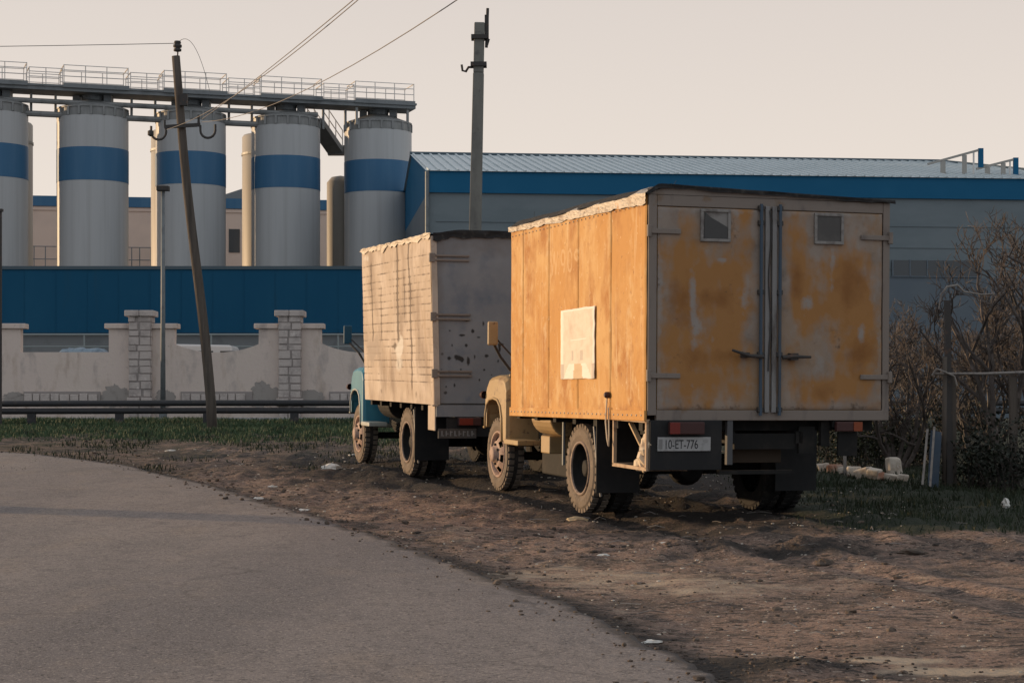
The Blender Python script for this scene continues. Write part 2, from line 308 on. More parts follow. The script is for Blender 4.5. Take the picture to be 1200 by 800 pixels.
def ground_z(x, y):
    b = gbase(y); e = edge_x(y); d = x-e
    if y > 47.5 or y < -20: return b
    if d < -.05: return b-.06
    k = sm(0, .6, d)*(1-sm(44, 47, y))
    h = .045*fbm(x*.45, y*.45, 1.3)+(.005+.022*sm(15.5, 18, y))*fbm(x*1.7, y*1.7, 5.1, 3)
    r = noise.noise(Vector((x*5.2, y*4.6, 2.2)))
    tz = .12+.88*sm(15.5, 18, y); h += tz*.05*abs(r)*(.3+abs(fbm(x*.9, y*.9, 40, 3))*1.6)-.008+(.004+.013*tz)*fbm(x*9, y*9, 8.8, 4)
    rut = 0
    for T in (T1, T2):
        lx, ly = tloc(T, x, y)
        if -9 < ly < 9:
            w = (1-sm(5.5, 9, abs(ly)))
            for c in (.30, 2.3): rut -= .05*gauss(lx-c-.12*math.sin(ly*.7), .26)*w; rut += .035*(gauss(lx-c-.42, .16)+gauss(lx-c+.42, .16))*w
    for (cx, cy, rx, ry, amp) in MOUNDS:
        rut += amp*gauss((x-cx)/rx, 1)*gauss((y-cy)/ry, 1)*(1+.9*fbm(x*2.3, y*2.3, 3.1, 3))
    return b-.028+k*(h+rut*.9)
MOUNDS = [(2.3, 17.6, .8, .2, .10), (3.3, 17.6, .6, .22, .07), (1.5, 11.0, .35, .2, .04), (1.75, 10.8, .25, .15, .04), (1.2, 11.2, .25, .15, .035), (1.2, 17.5, .8, .25, .04), (3.0, 18.6, 1.5, .4, .05), (-.6, 23.5, 1.4, .5, .04), (1.3, 10.6, .5, .35, .05), (1.9, 10.2, .5, .25, .05), (2.2, 15.3, .6, .2, .03), (-3.2, 29, 1.5, .6, .05)]
def axis_coords(lo, hi, step): 
    n = int((hi-lo)/step); return [lo+(hi-lo)*i/n for i in range(n+1)]
gx = [-600, -300, -150, -80, -50, -35, -26, -20]+axis_coords(-15, -6, .22)+axis_coords(-5.9, 6.4, .062)+axis_coords(6.6, 14, .25)+[17, 21, 28, 40, 70, 150, 300, 600]
gy = [-60, -30, -10, 0, 4]
y = 7.0
while y < 48: gy.append(y); y += max(.05, .0048*y*y/10)
gy += [49, 50, 51, 52, 53, 54, 55, 56, 57, 60, 66, 75, 90, 120, 180, 300, 600, 1000]
nx, ny = len(gx), len(gy)
gv, gdark, gsand, ggreen = [], [], [], []
for y in gy:
    for x in gx:
        gv.append((x, y, ground_z(x, y)))
        n1 = fbm(x*.6, y*.6, 11, 3)
        dk = .32*n1+.22*fbm(x*2.2, y*3.2, 17, 4)+.18*sm(18, 23, y)+.32*sm(25, 31, y)-.05
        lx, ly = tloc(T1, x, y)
        if -1.2 < lx < 6 and -2.2 < ly < 8: dk += .72*sm(-2.2, -.5, ly)*sm(-1.2, .1, lx)  # near truck's shade painted into the soil, under it and to its right
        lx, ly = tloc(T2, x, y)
        if -2.2 < lx < 5 and -2 < ly < 8: dk += .55*sm(-2, -.5, ly)*sm(-2.2, 0, lx)  # same painted shade in the soil around the far truck
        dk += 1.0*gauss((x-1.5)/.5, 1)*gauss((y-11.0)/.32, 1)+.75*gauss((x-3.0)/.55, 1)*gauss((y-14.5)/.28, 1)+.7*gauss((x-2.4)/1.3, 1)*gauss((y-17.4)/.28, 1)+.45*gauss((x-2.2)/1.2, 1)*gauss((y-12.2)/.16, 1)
        d = x-edge_x(y)
        dk += .6*gauss((d-.12)/.22, 1)*(1-sm(16, 19, y)*.4)
        gdark.append(dk)
        gsand.append(1.1*gauss((x-2.45)/.5, 1)*gauss((y-10.80)/.16, 1)+1.0*gauss((x-2.2)/.32, 1)*gauss((y-11.15)/.10, 1)+.5*gauss((x-2.8)/.4, 1)*gauss((y-11.5)/.1, 1)+.35*gauss((x-1.5)/2, 1)*gauss((y-15.2)/1.2, 1)+.18*n1+.25*gauss((d-.9)/.7, 1)*sm(13, 16, y)*(1-sm(22, 26, y)))
        gr = .95*sm(38.5, 43, y+2.2*n1)*(1-sm(10, 20, abs(x+4)))
        lx, ly = tloc(T1, x, y)
        gr = max(gr, .9*sm(2.7, 3.6, x-.35*n1)*sm(18.3, 20.0, y+.8*n1)*(1 if y < 60 else 0), .45*sm(30, 36, y+3*n1))
        ggreen.append(gr*.9)
gf = [(j*nx+i, j*nx+i+1, (j+1)*nx+i+1, (j+1)*nx+i) for j in range(ny-1) for i in range(nx-1)]
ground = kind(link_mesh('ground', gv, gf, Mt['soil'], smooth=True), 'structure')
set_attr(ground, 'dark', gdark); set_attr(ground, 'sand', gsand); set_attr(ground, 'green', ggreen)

ry = [-60, -30, -10, 0, 4]; y = 6.0
while y < 43.4: ry.append(y); y += max(.035, .005*y*y/10)
us = [0, .004, .012, .025, .045, .075, .12, .18, .26, .36, .5, .7, 1.0]
rv, red = [], []
for y in ry:
    e = edge_x(y); l = edge_x(min(y+8, 43.3))-4
    ed = e+.12*fbm(y*1.1, 3.3, 0, 4)+.09*noise.noise(Vector((y*4, 1, 9)))+.05*noise.noise(Vector((y*11, 5, 9)))
    b = gbase(y)
    rv.append((ed+.05, y, b-.075)); red.append(1)
    for u in us:
        x = lerp(ed, l, u); d = ed-x
        rv.append((x, y, b+.012*sm(0, .5, d)+.006*fbm(x*.5, y*.5, 4, 2)-.002)); red.append(.95*gauss(d/.13, 1)+.25*fbm(x*.8, y*.8, 2, 3)-.1)
rn = len(us)+1
rf = [(j*rn+i, (j+1)*rn+i, (j+1)*rn+i+1, j*rn+i+1) for j in range(len(ry)-1) for i in range(rn-1)]
road = kind(link_mesh('road', rv, rf, Mt['asphalt'], smooth=True), 'structure'); set_attr(road, 'edge', red)

# ------------------------------------------------------------------ far buildings
def local(px, Y, rz=0): return ((px-600)/F*Y, Y, 0)
# warehouse with a blue fascia
wa = math.atan(2.7/24.6); wp = local(503, 85)
wh = thing('warehouse', 'long grey warehouse with wide blue fascia and pale ribbed roof', 'warehouse', (wp[0], wp[1], 0), wa)
LW, DW, HE, HR = 31.0, 24.0, 12.4, 14.75
b = MB().box(0, .12, 1.2, LW, DW, 11.5); b.prism([(.12, 11.5), (DW, 11.5), (DW, HE), (12, HR-.12), (.12, HE-.05)], 'x', .02, LW-1.5); b.build('wall', Mt['greyclad'], wh)
b = MB()
for z in [1.7+.95*i for i in range(10)]: b.box(.3, .085, z, LW-.3, .118, z+.035)
b.build('cladding_rib', Mt['greyclad'], wh)
MB().box(-.06, 0, 11.5, LW+.05, .115, HE+.03).box(-.06, .12, 11.5, .0-.005, DW, HE).build('fascia', Mt['fascia'], wh)
MB().box(.05, .03, 1.25, LW-.05, .08, 8.0).build('lower_cladding', Mt['steelclad'], wh)
MB().prism([(-.02+.3, 1.2), (DW, 1.2), (DW, HE-.9), (.3, HE-.9)], 'x', -.06, -.003).build('end_wall', Mt['steelclad'], wh)
MB().prism([(.1, HE-.02), (12, HR-.05), (DW, HE-.02)], 'x', -.058, -.003).build('gable', Mt['fascia'], wh)
MB().tube([(-.09, -.02, 1.2), (-.09, -.02, HE)], .09, 8).build('corner_trim', Mt['galv'], wh)
b = MB(); b.add([(-.15, -.1, HE+.03), (LW, -.1, HE+.03), (LW-4.2, 12, HR), (-.15, 12, HR)], [(0,1,2,3)]); b.add([(-.15, DW, HE+.03), (LW, DW, HE+.03), (LW-4.2, 12, HR), (-.15, 12, HR)], [(3,2,1,0)]); b.add([(LW, -.1, HE+.03), (LW, DW, HE+.03), (LW-4.2, 12, HR)], [(0,1,2)])
rf_ = b.build('roof', Mt['roofsheet'], wh)
b = MB(); sl = (HR-HE-.03)/12.1
i = 0.0
while i < LW-1:
    yt = 12 if i < LW-4.2 else max(.5, (LW-i)/4.2*12)
    b.beam((i, -.1, HE+.06), (i, yt, HE+.06+sl*(yt+.1)), .09, .07); i += .42
b.build('roof_rib', Mt['roofsheet'], rf_)
b = MB(); b.tube([(-.15, 12, HR+.03), (LW-4.2, 12, HR+.03), (LW, 0, HE+.08)], .10, 6); b.build('ridge_cap', Mt['rooftrim'], rf_)
b = MB(); b.box(20.6, 0, 8.05, 24.6, .08, 8.75); wn = b.build('window_strip', Mt['darkglass'], wh)
b = MB()
for i in range(6): b.box(20.6+i*.79, -.03, 8.03, 20.66+i*.79, -.003, 8.77)
b.box(20.55, -.03, 8.0, 24.7, -.003, 8.05); b.build('window_frame', Mt['steelclad'], wn)
for (p0, p1, y0, y1, w) in ((1090, 1147, 190.5, 176, 'left'), (1147, 1188, 196, 187, 'right')):
    o = thing('roof_rail', 'low sloping rail with blue end panel on warehouse roof, %s of two' % w, 'rail', local((p0+p1)/2, 90))
    ox = Vector(o.location)
    b = MB(); pa, pb = at(p0-3, y0+2, 90)-ox, at(p1, y1, 90)-ox; b.beam(pa, pb, .1, .1); b.build('top_rail', Mt['cream'], o)
    for k, wd in ((.3, .22), (.72, .2), (.9, .06)):
        p = pa.lerp(pb, k); b = MB(); b.box(p.x-wd/2, -.05, 11.9, p.x+wd/2, .05, p.z-.05); b.build('post', Mt['cream' if wd > .1 else 'rail'], o)
    b = MB(); b.box(pb.x-.02, -.08, pb.z-.8, pb.x+.2, .08, pb.z+.08); b.build('end_panel', Mt['fascia'], o)

# beige hall behind the silos
bh = thing('factory_hall', 'beige factory hall with blue roof strip seen between the silos', 'building', local(215, 126), R(8))
b = MB().box(-13, 0, 1.5, 12, 18, 15.2); b.build('wall', Mt['beige'], bh)
MB().box(-13.1, -.12, 15.2, 12.1, 18.1, 15.85).build('roof_edge', Mt['siloblue'], bh)
MB().box(-13.05, -.06, 14.95, 12.05, -.003, 15.15).build('gutter', Mt['beige'], bh)
b = MB()
for px_ in (45, 165): 
    x = (px_-215)/F*126
    for dx in (-.5, 0, .7): b.tube([(x+dx, -.5, 1.5), (x+dx, -.5, 12.6)], .035, 5)
    for z in (10.9, 11.8, 12.6): b.tube([(x-1.6, -.5, z), (x+1.8, -.5, z)], .03, 5)
b.build('railing', Mt['decksteel'], bh)
x = (274-215)/F*126
MB().box(x-.35, -.05, 12.4, x+.35, .02, 13.9).build('window', Mt['darkglass'], bh)
b = MB(); x = (268-215)/F*126; b.prism([(x-1.2, 15.86), (x+1.8, 15.86), (x+1.8, 16.9)], 'y', .5, 3); b.build('roof_hatch', Mt['decksteel'], bh)

# silos in a row
S0, S4 = at(-10, 490, 97.5), at(443, 490, 103.8); row = (S4-S0); ra = math.atan2(row.y, row.x); sp_ = row.length/4
def silo_parts(o, r, n=48):
    b = MB().lathe([(r, 1.2), (r, 13.55)], n=n); b.build('lower_shell', Mt['siloskin'], o, smooth=True)
    b = MB().lathe([(r+.012, 13.55), (r+.012, 15.2)], n=n); b.build('blue_band', Mt['siloblue'], o, smooth=True)
    b = MB().lathe([(r, 15.2), (r, 16.78)], n=n); b.build('upper_shell', Mt['siloskin'], o, smooth=True)
    b = MB().lathe([(r-.03, 16.78), (r-.03, 17.2), (r+.02, 17.2), (r+.02, 17.27)], n=n)
    for k in range(18):
        a = 2*math.pi*k/18; b.box(math.cos(a)*(r-.01)-.05, math.sin(a)*(r-.01)-.05, 16.8, math.cos(a)*(r-.01)+.05, math.sin(a)*(r-.01)+.05, 17.2)
    b.build('top_ring', Mt['silometal'], o)
    MB().lathe([(r+.01, 17.27), (.55, 17.72), (.0, 17.74)], n=n).build('cone_roof', Mt['silometal'], o, smooth=True)
    b = MB().lathe([(.55, 17.55), (.55, 18.02)], n=16, cap=True); b.box(-.95, -.3, 17.55, -.6, .3, 17.95).box(.62, -.35, 17.6, 1.0, .25, 17.98); b.build('inlet_box', Mt['decksteel'], o)
proto = thing('silo', 'x', 'silo'); silo_parts(proto, 1.78)
slab = ['grey silo with blue band cut by the left photo edge', 'grey silo with blue band left of the leaning wooden pole', 'grey silo with blue band right behind the leaning wooden pole and thin lamp post',
        'grey silo with blue band fourth from left, where the sloping stair starts', 'grey silo with blue band at right end of the row beside the warehouse']
for k in range(5):
    o = proto if k == 0 else copy_tree(proto)
    p = S0.lerp(S4, k/4); o.location = (p.x, p.y, 0); o['label'] = slab[k]; o['group'] = 'row of silos with blue bands'
back = Vector((-math.sin(ra), math.cos(ra), 0))
bproto = thing('storage_tank', 'x', 'tank')
MB().lathe([(1.62, 1.2), (1.62, 16.9), (1.55, 17.0), (.3, 17.2), (0, 17.22)], n=40).build('shell', Mt['cream'], bproto, smooth=True)
for z in (9, 15.9): MB().lathe([(1.66, z), (1.66, z+.12)], n=40).build('hoop', Mt['silometal'], bproto)
blab = ['tall cream tank behind the leftmost silo', 'tall cream tank behind the silo crossed by the leaning pole', 'tall cream tank behind the fourth silo from left']
BT = [(1, 0), (213, 2), (319, 3)]
for k in range(3):
    o = bproto if k == 0 else copy_tree(bproto)
    Yb = lerp(97.5, 103.8, BT[k][1]/4)+4.2; o.location = ((BT[k][0]-600)/F*Yb, Yb, 0); o['label'] = blab[k]; o['group'] = 'cream tanks behind the silos'
p = at(399, 490, 107.5)
o = thing('small_tank', 'shorter cream tank with grey riser pipe between the last two silos', 'tank', (p.x, p.y, 0))
MB().lathe([(.75, 1.2), (.75, 14.6), (.5, 14.9), (0, 15)], n=24).build('shell', Mt['cream'], o, smooth=True)
MB().tube([(.72, -.9, 1.2), (.72, -.9, 16.3)], .4, 12).box(-.6, -1.2, 16.0, .9, -.6, 16.5).build('riser', Mt['silometal'], o)

wk = thing('walkway', 'steel walkway with handrails running across the silo tops', 'walkway', (S0.x, S0.y, 0), ra)
MB().box(-2.4, -1.3, 17.96, 4*sp_+1.7, .5, 18.14).box(-2.4, -1.36, 18.14, 4*sp_+1.75, .55, 18.24).build('deck', Mt['decksteel'], wk)
def railing(x0, x1, z0, h, name='railing', ys=(-1.3, .5), posts=4, rails=(.45, .75, 1.0)):
    b = MB()
    for yy in ys:
        for i in range(posts): x = lerp(x0, x1, i/(posts-1)); b.tube([(x, yy, z0), (x, yy, z0+h)], .024, 5)
        for q in rails: b.tube([(x0, yy, z0+h*q), (x1, yy, z0+h*q)], .02, 5)
    for x in (x0, x1):
        b.tube([(x, ys[0], z0+h), (x, ys[1], z0+h)], .03, 5)
    return b.build(name, Mt['rail'], wk)
for k in range(5):
    c = k*sp_; railing(c-1.55, c+1.6, 18.24, 1.0, 'silo_railing')
    MB().box(c-1.6, -1.42, 18.12, c+1.65, -1.37, 18.34).build('kick_plate', Mt['decksteel'], wk)
    if k < 4: railing(c+1.72, c+sp_-1.62, 18.24, .8, 'bridge_railing', posts=3)
b = MB()
b.tube([(-2.4, -.9, 17.45), (3.3*sp_, -.9, 17.45)], .13, 8); b.build('upper_pipe', Mt['silometal'], wk)
b = MB().tube([(-2.4, -.6, 16.85), (3.1*sp_, -.6, 16.85)], .15, 8); b.build('lower_pipe', Mt['silometal'], wk)
for k in range(4):
    for fx in (.38, .62): MB().box((k+fx)*sp_-.06, -.5, 16.8, (k+fx)*sp_+.06, -.4, 17.86).build('hanger', Mt['silometal'], wk)
for x in (4*sp_-1.45, 4*sp_+1.3): MB().box(x-.06, -1.2, 17.0, x+.06, -1.1, 17.9).build('hanger', Mt['silometal'], wk)
b = MB(); b.beam((3*sp_+1.75, .9, 17.4), (3*sp_+3.35, 3.0, 16.2), .9, .3); b.build('stair', Mt['decksteel'], wk)
b = MB()
for s_ in (-.4, .4):
    for q in (.5, 1.0): b.tube([(3*sp_+1.75+s_, .9, 17.5+q), (3*sp_+3.35+s_, 3.0, 16.3+q)], .03, 5)
    for t in (0, .33, .66, 1): b.tube([(3*sp_+lerp(1.75, 3.35, t)+s_, lerp(.9, 3, t), lerp(17.4, 16.2, t)), (3*sp_+lerp(1.75, 3.35, t)+s_, lerp(.9, 3, t), lerp(18.5, 17.3, t))], .03, 5)
b.build('stair_railing', Mt['rail'], wk)

# long blue shed between silos and wall
bs = thing('blue_shed', 'long low blue clad shed behind the plastered wall', 'shed', local(210, 72))
ls, rs = -13, 11.5
MB().box(ls, 0, 4.85, rs, 5, 7.18).build('wall', Mt['blueclad'], bs)
MB().box(ls-.05, -.05, 7.18, rs+.05, 5.05, 7.3).build('roof_edge', Mt['rooftrim'], bs)
b = MB(); x = ls+.4
while x < rs: b.box(x, -.012, 4.87, x+.03, -.003, 7.17); x += 1.15
b.build('seam', Mt['blueclad'], bs)
MB().box(ls, .25, 1.5, rs, 4.9, 4.85).build('lower_wall', Mt['decksteel'], bs)
gr_ = thing('guard_rail', 'thin pale guard rail in front of the blue shed', 'railing', local(190, 68))
for z, r in ((4.62, .035), (4.2, .025)): MB().tube([(-12, 0, z), (11, 0, z)], r, 6).build('rail', Mt['guard'], gr_)
for i in range(11): MB().tube([(-11.5+2.2*i, 0, 1.6), (-11.5+2.2*i, 0, 4.62)], .03, 6).build('post', Mt['guard'], gr_)
p = at(98, 490, 63)
o = thing('covered_pile', 'pile under a crumpled pale blue sheet behind wall opening', 'pile', (p.x, p.y, 1.72))
v, f = [], []
for j in range(14):
    for i in range(26):
        u, w = i/25*2-1, j/13*2-1; k = max(0, 1-u**4)*max(0, 1-w**4)
        v.append((u*1.15, w*1.0, 2.25*k**.35+.10*fbm(u*3, w*3, 7, 3)*k+.03*u))
for j in range(13):
    for i in range(25): f.append((j*26+i, j*26+i+1, (j+1)*26+i+1, (j+1)*26+i))
link_mesh('sheet', v, f, M('pale_sheet', (.20,.26,.31), [((.12,.16,.20), 4, .5, .65)], rough=.5), o)
MB().box(-.95, -.8, 0, .95, .8, 1.6).build('load', Mt['cement'], o)
# white van behind the wall opening
p = at(262, 490, 62)
pv = thing('parked_van', 'white van with dark windows, just its roof showing over the wall', 'van', (p.x, p.y, 1.72))
MB().prism([(-1.75, .35), (.1, .35), (1.0, .35), (1.0, .95), (.6, 1.25), (.35, 2.28), (-1.7, 2.32)], 'y', -.85, .85).build('body', M('van_white', (.6,.58,.56), rough=.35), pv, bevel=.06)
for k in (-1.5, -.75, 0.02): MB().box(k, -.862, 1.72, k+.55, -.853, 2.1).build('window', Mt['glass'], pv)
for k in (-1.2, .55):
    w_ = MB().lathe([(.15, -.92), (.33, -.92), (.33, -.7), (.15, -.7)], (0,0,0), 'y', 20); 
    w_.v = [(x+k, y_, z+.33) for x, y_, z in w_.v]; w_.build('wheel', Mt['rubber'], pv)

# plastered boundary wall
WY = 55.5
def wx(px): return (px-600)/F*WY
def wz(py): return CAMZ+(HOR-py)/F*WY
bw = thing('boundary_wall', 'weathered cream plaster wall with stepped tops and stone block piers', 'wall', (0, WY, 0))
def top_profile(pts, z0=1.3):
    return [(wx(pts[0][0]), z0)]+[(wx(a), wz(b_)) for a, b_ in pts]+[(wx(pts[-1][0]), z0)]
def curve_dip(a, b_, y0, y1): 
    r_ = []
    for i in range(13):
        t = i/12; r_.append((lerp(a, b_, t), lerp(y0, y1, math.sin(math.pi*t)**.8)))
    return r_
prof = [(-160, 379), (24, 379), (24, 412.5), (127.5, 412.5), (127.5, 381), (205, 381)]+curve_dip(204.5, 303, 403, 413)+[(303.5, 381), (376, 381)]+curve_dip(376.5, 476, 402, 413)+[(476.5, 381), (548, 381)]+curve_dip(548.5, 650, 402, 413)+[(650.5, 381), (740, 381)]
MB().prism(top_profile(prof), 'y', 0, .3).build('panel', Mt['plaster'], bw)
for (a, b_) in ((-160, 30), (123, 152), (176, 209), (298, 326), (353, 380), (471, 500), (524, 553)):
    MB().box(wx(a), -.08, wz(385), wx(b_), .38, wz(379)).build('coping', Mt['plaster'], bw, bevel=.015)
for c in (165, 340, 512):
    b = MB(); x0, x1 = wx(c-13), wx(c+13.5); b.m = 1; b.box(x0+.02, -.20, 1.3, x1-.02, .4, wz(371)); b.m = 0
    z = 1.3; zt = wz(371); cz = 0
    while z < zt-.05:
        h = rnd.uniform(.17, .24) if cz != 4 else .24
        big = .055 if cz in (4,) else 0
        top = min(z+h-.022, zt)
        sp = rnd.uniform(.35, .65) if cz % 2 else rnd.uniform(.4, .6)
        xm = lerp(x0, x1, sp)
        for (a, d) in (((x0-big, xm-.012)), (xm+.012, x1+big)):
            o_ = rnd.uniform(-.012, .012); b.box(a+rnd.uniform(0, .03), -.225-big+o_, z+rnd.uniform(0, .012), d-rnd.uniform(0, .03), -.15, top-rnd.uniform(-.008, .014))
            b.box(a, -.15, z, d, .42, top)
        z += h; cz += 1
    pr = b.build('pier', [Mt['wallblock'], Mt['mortar']], bw, bevel=.012)
    b = MB().box(wx(c-17), -.29, wz(371), wx(c-.3), .48, wz(364)); b.box(wx(c+.2), -.29, wz(371), wx(c+17), .48, wz(364)); b.build('pier_cap', Mt['wallblock'], pr, bevel=.02)
for (a, b_) in ((28, 118), (212, 296), (386, 468)):
    b = MB(); b.m = 1; b.box(wx(a), -.045, wz(472), wx(b_), -.003, wz(458.5)); b.m = 0
    x = wx(a)+.03
    while x < wx(b_)-.25:
        w_ = rnd.uniform(.2, .3); b.box(x, -.085, wz(470.5)+rnd.uniform(0, .03), x+w_-.03, -.02, wz(461)-rnd.uniform(0, .03)); x += w_
    b.build('block_strip', [Mt['wallblock'], Mt['mortar']], bw, bevel=.01)
def blob(cx, cz, rx, rz, seed, n=60):
    return [(cx+rx*math.cos(a)*(1+.35*noise.noise(Vector((math.cos(a)*1.5, math.sin(a)*1.5, seed)))+.3*noise.noise(Vector((math.cos(a)*6, math.sin(a)*6, seed+3)))), cz+rz*math.sin(a)*(1+.4*noise.noise(Vector((math.cos(a)*1.5, math.sin(a)*1.5, seed+7)))+.35*noise.noise(Vector((math.cos(a)*6, math.sin(a)*6, seed+11))))) for a in [2*math.pi*i/n for i in range(n)]]
for (px_, py_, rx, rz, sd_) in ((136, 464, .42, .30, 1), (309, 464, .42, .36, 2), (362, 467, .45, .24, 3), (20, 466, .4, .2, 4), (193, 466, .3, .25, 5)):
    MB().prism(blob(wx(px_), wz(py_), rx, rz, sd_), 'y', -.012, -.002).build('bare_render', Mt['cement'], bw)

# pipeline in front of the wall
pl = thing('pipeline', 'two black pipes on short posts along the grass in front of the wall', 'pipeline', (0, 48, 0))
for z, r in ((2.085, .075), (1.90, .075)):
    pts = [(-45+i*2.5, .02*math.sin(i*1.7), z+.012*math.sin(i*.9)) for i in range(27)]; MB().tube(pts, r, 10).build('pipe', Mt['pipe'], pl, smooth=True)
for px_ in (-130, -45, 37, 140, 243, 345, 448, 550):
    x = (px_-600)/F*48; MB().box(x-.1, -.05, 1.4, x+.1, .05, 1.85).build('support_post', Mt['pipe'], pl)
ke = tag(MB().box(-45, 52.3, 1.3, 3, 52.75, 1.74).build('concrete_strip', Mt['kerb'], bevel=.02), 'low pale concrete strip between the black pipes and the wall', 'kerb')

# ------------------------------------------------------------------ poles and wires
def hook(b, p, s):
    p = Vector(p); pts = [p, p+Vector((0, 0, -.1))]+[p+Vector((s*(.17-.17*math.cos(a)), 0, -.12-.17*math.sin(a))) for a in [math.pi*i/8 for i in range(9)]]+[p+Vector((s*.34, 0, .02))]
    b.tube(pts, .028, 6)
PY = 44.8; pb0 = at(250, 507, PY); pt0 = at(205, 66, PY)
wp_ = thing('utility_pole', 'leaning old wooden utility pole with hooked crossarm and insulator', 'utility pole', pb0)
d = pt0-pb0
pts = [d*t+Vector((.03*math.sin(t*7), 0, 0)) for t in [i/12 for i in range(13)]]; pts[0] = pts[0]-Vector((0,0,.4))
MB().tube(pts, [.118-.025*i/12 for i in range(13)], 12).build('pole', Mt['wood'], wp_, smooth=True)
def rel(px, py, Y=PY, o=pb0): return at(px, py, Y)-o
b = MB(); b.beam(rel(194, 150)+Vector((0,-.15,0)), rel(236, 147.5)+Vector((0,-.15,0)), .06, .08); hook(b, rel(196, 150)+Vector((0,-.15,0)), -1); hook(b, rel(236, 148)+Vector((0,-.15,0)), 1)
b.tube([rel(194.5, 150)+Vector((0,-.15,0)), rel(194.5, 142)+Vector((0,-.15,0))], .025, 6); b.tube([rel(234, 148)+Vector((0,-.15,0)), rel(234, 136)+Vector((0,-.15,0))], .03, 6)
b.build('crossarm', Mt['iron'], wp_)
b = MB(); b.tube([rel(208, 68), rel(208.5, 58)], .018, 6); q = rel(208, 55)
b.lathe([(.02, -.12), (.09, -.1), (.09, -.05), (.05, -.04), (.10, -.01), (.10, .04), (.06, .06), (.085, .08), (.07, .13), (0, .14)], q, n=14); b.build('insulator', Mt['iron'], wp_, smooth=True)
b = MB(); q = rel(216, 119); b.box(q.x-.08, -.2, q.z-.12, q.x+.1, -.08, q.z+.14); b.build('junction_box', Mt['iron'], wp_); q = rel(178, 157); MB().lathe([(.02,-.08), (.07,-.05), (.07,.04), (0,.08)], (q.x, -.15, q.z), n=10).build('strain_insulator', Mt['iron'], wp_)

CY = 38.0; cb = at(551.5, 519, CY); ct = at(562, 27, CY)
cp = thing('concrete_pole', 'tall square concrete pole rising behind the pale boxed truck', 'utility pole', cb)
d = ct-cb; MB().beam((0,0,-.3), d*.88, .27, .27, .21, .21).beam(d*.88+Vector((0,0,.003)), d, .18, .2, .18, .2).build('pole', Mt['concrete'], cp, bevel=.02)
b = MB(); 
for k in (.9, .965): 
    q = d*k; b.box(q.x-.155, -.14, q.z-.04, q.x+.155, .14, q.z+.04)
q1, q2 = at(570, 56, CY)-cb, at(571.5, 10, CY)-cb; b.tube([q1, q2], .03, 6); b.tube([q1, at(573, 46, CY)-cb], .022, 6)
q = at(571, 24, CY)-cb; b.box(q.x-.05, -.04, q.z-.35, q.x+.03, .04, q.z+.1)
b.build('top_bracket', Mt['iron'], cp)
b = MB(); p0 = at(556, 79, CY)-cb; b.tube([p0, at(549, 79, CY)-cb, at(546, 84, CY)-cb, at(542, 83, CY)-cb, at(541, 76, CY)-cb], .025, 6); b.build('hook', Mt['iron'], cp)

lp = at(191, 476, 54.4); lo = thing('lamp_post', 'thin grey lamp post with small floodlight standing before the wall', 'lamp post', (lp.x, lp.y, 1.6))
hz_ = at(191, 224, 54.4).z-1.6; MB().tube([(0,0,0), (0,0,hz_*.5), (0,0,hz_)], [.075, .06, .05], 10).build('post', Mt['galv'], lo, smooth=True)
MB().box(-.17, -.12, hz_, .18, .1, hz_+.14).build('lamp_head', Mt['iron'], lo, bevel=.02)
MB().tube([(0,0,0), (0,0,.25)], .11, 10).build('base', Mt['galv'], lo)
ep = at(-1.5, 496, 47); o = thing('steel_post', 'dark steel post at the left photo edge in front of the wall', 'post', (ep.x, ep.y, gbase(47)))
MB().box(-.07, -.05, -.2, .065, .05, at(0, 248, 47).z-gbase(47)).build('post', Mt['iron'], o)
MB().box(-.10, -.08, at(0, 248, 47).z-gbase(47), .095, .08, at(0, 246, 47).z-gbase(47)+.02).build('post_cap', Mt['iron'], o)

q = (-15.04, 25.7); o = thing('concrete_pole', 'thick concrete pole beyond the left photo edge whose shadow crosses the road', 'utility pole', (q[0], q[1], gbase(q[1])))
MB().beam((0,0,-.3), (0,0,9), .62, .62, .46, .46).build('pole', Mt['concrete'], o, bevel=.02)
def wire(p, q, sag, label, r=.007, n=16):
    p, q = Vector(p), Vector(q); pts = []
    for i in range(n+1):
        t = i/n; w = p.lerp(q, t); w.z -= sag*4*t*(1-t); pts.append(w)
    b = MB(); b.tube(pts, r, 5); o = b.build('overhead_wire', Mt['wire']); return tag(o, label, 'wire', 'overhead wires')
wire(at(206, 51, PY), at(-1100, 50, 38), .12, 'overhead wire running from the pole-top insulator out of frame left', .008)
wire(at(208, 51, PY), at(246, 108, PY-.6), -.5, 'loose curved wire end hanging right of the leaning pole top', .006)
wire(at(195, 152, PY-.15), at(445, -22, 20), .22, 'overhead wire from the left crossarm hook rising to top edge, left of the pair', .006)
wire(at(236, 140, PY-.15), at(462, -40, 18), .05, 'overhead wire from the right crossarm hook rising to top edge, right of the pair', .006)
wire(at(236, 143, PY-.15), at(640, -72, 16), .35, 'overhead wire crossing the silo railings towards the top edge nearest the concrete pole', .006)

# ------------------------------------------------------------------ trucks
def rigid(o, ang, loc): o.rotation_euler = ang; o.location = loc; return o

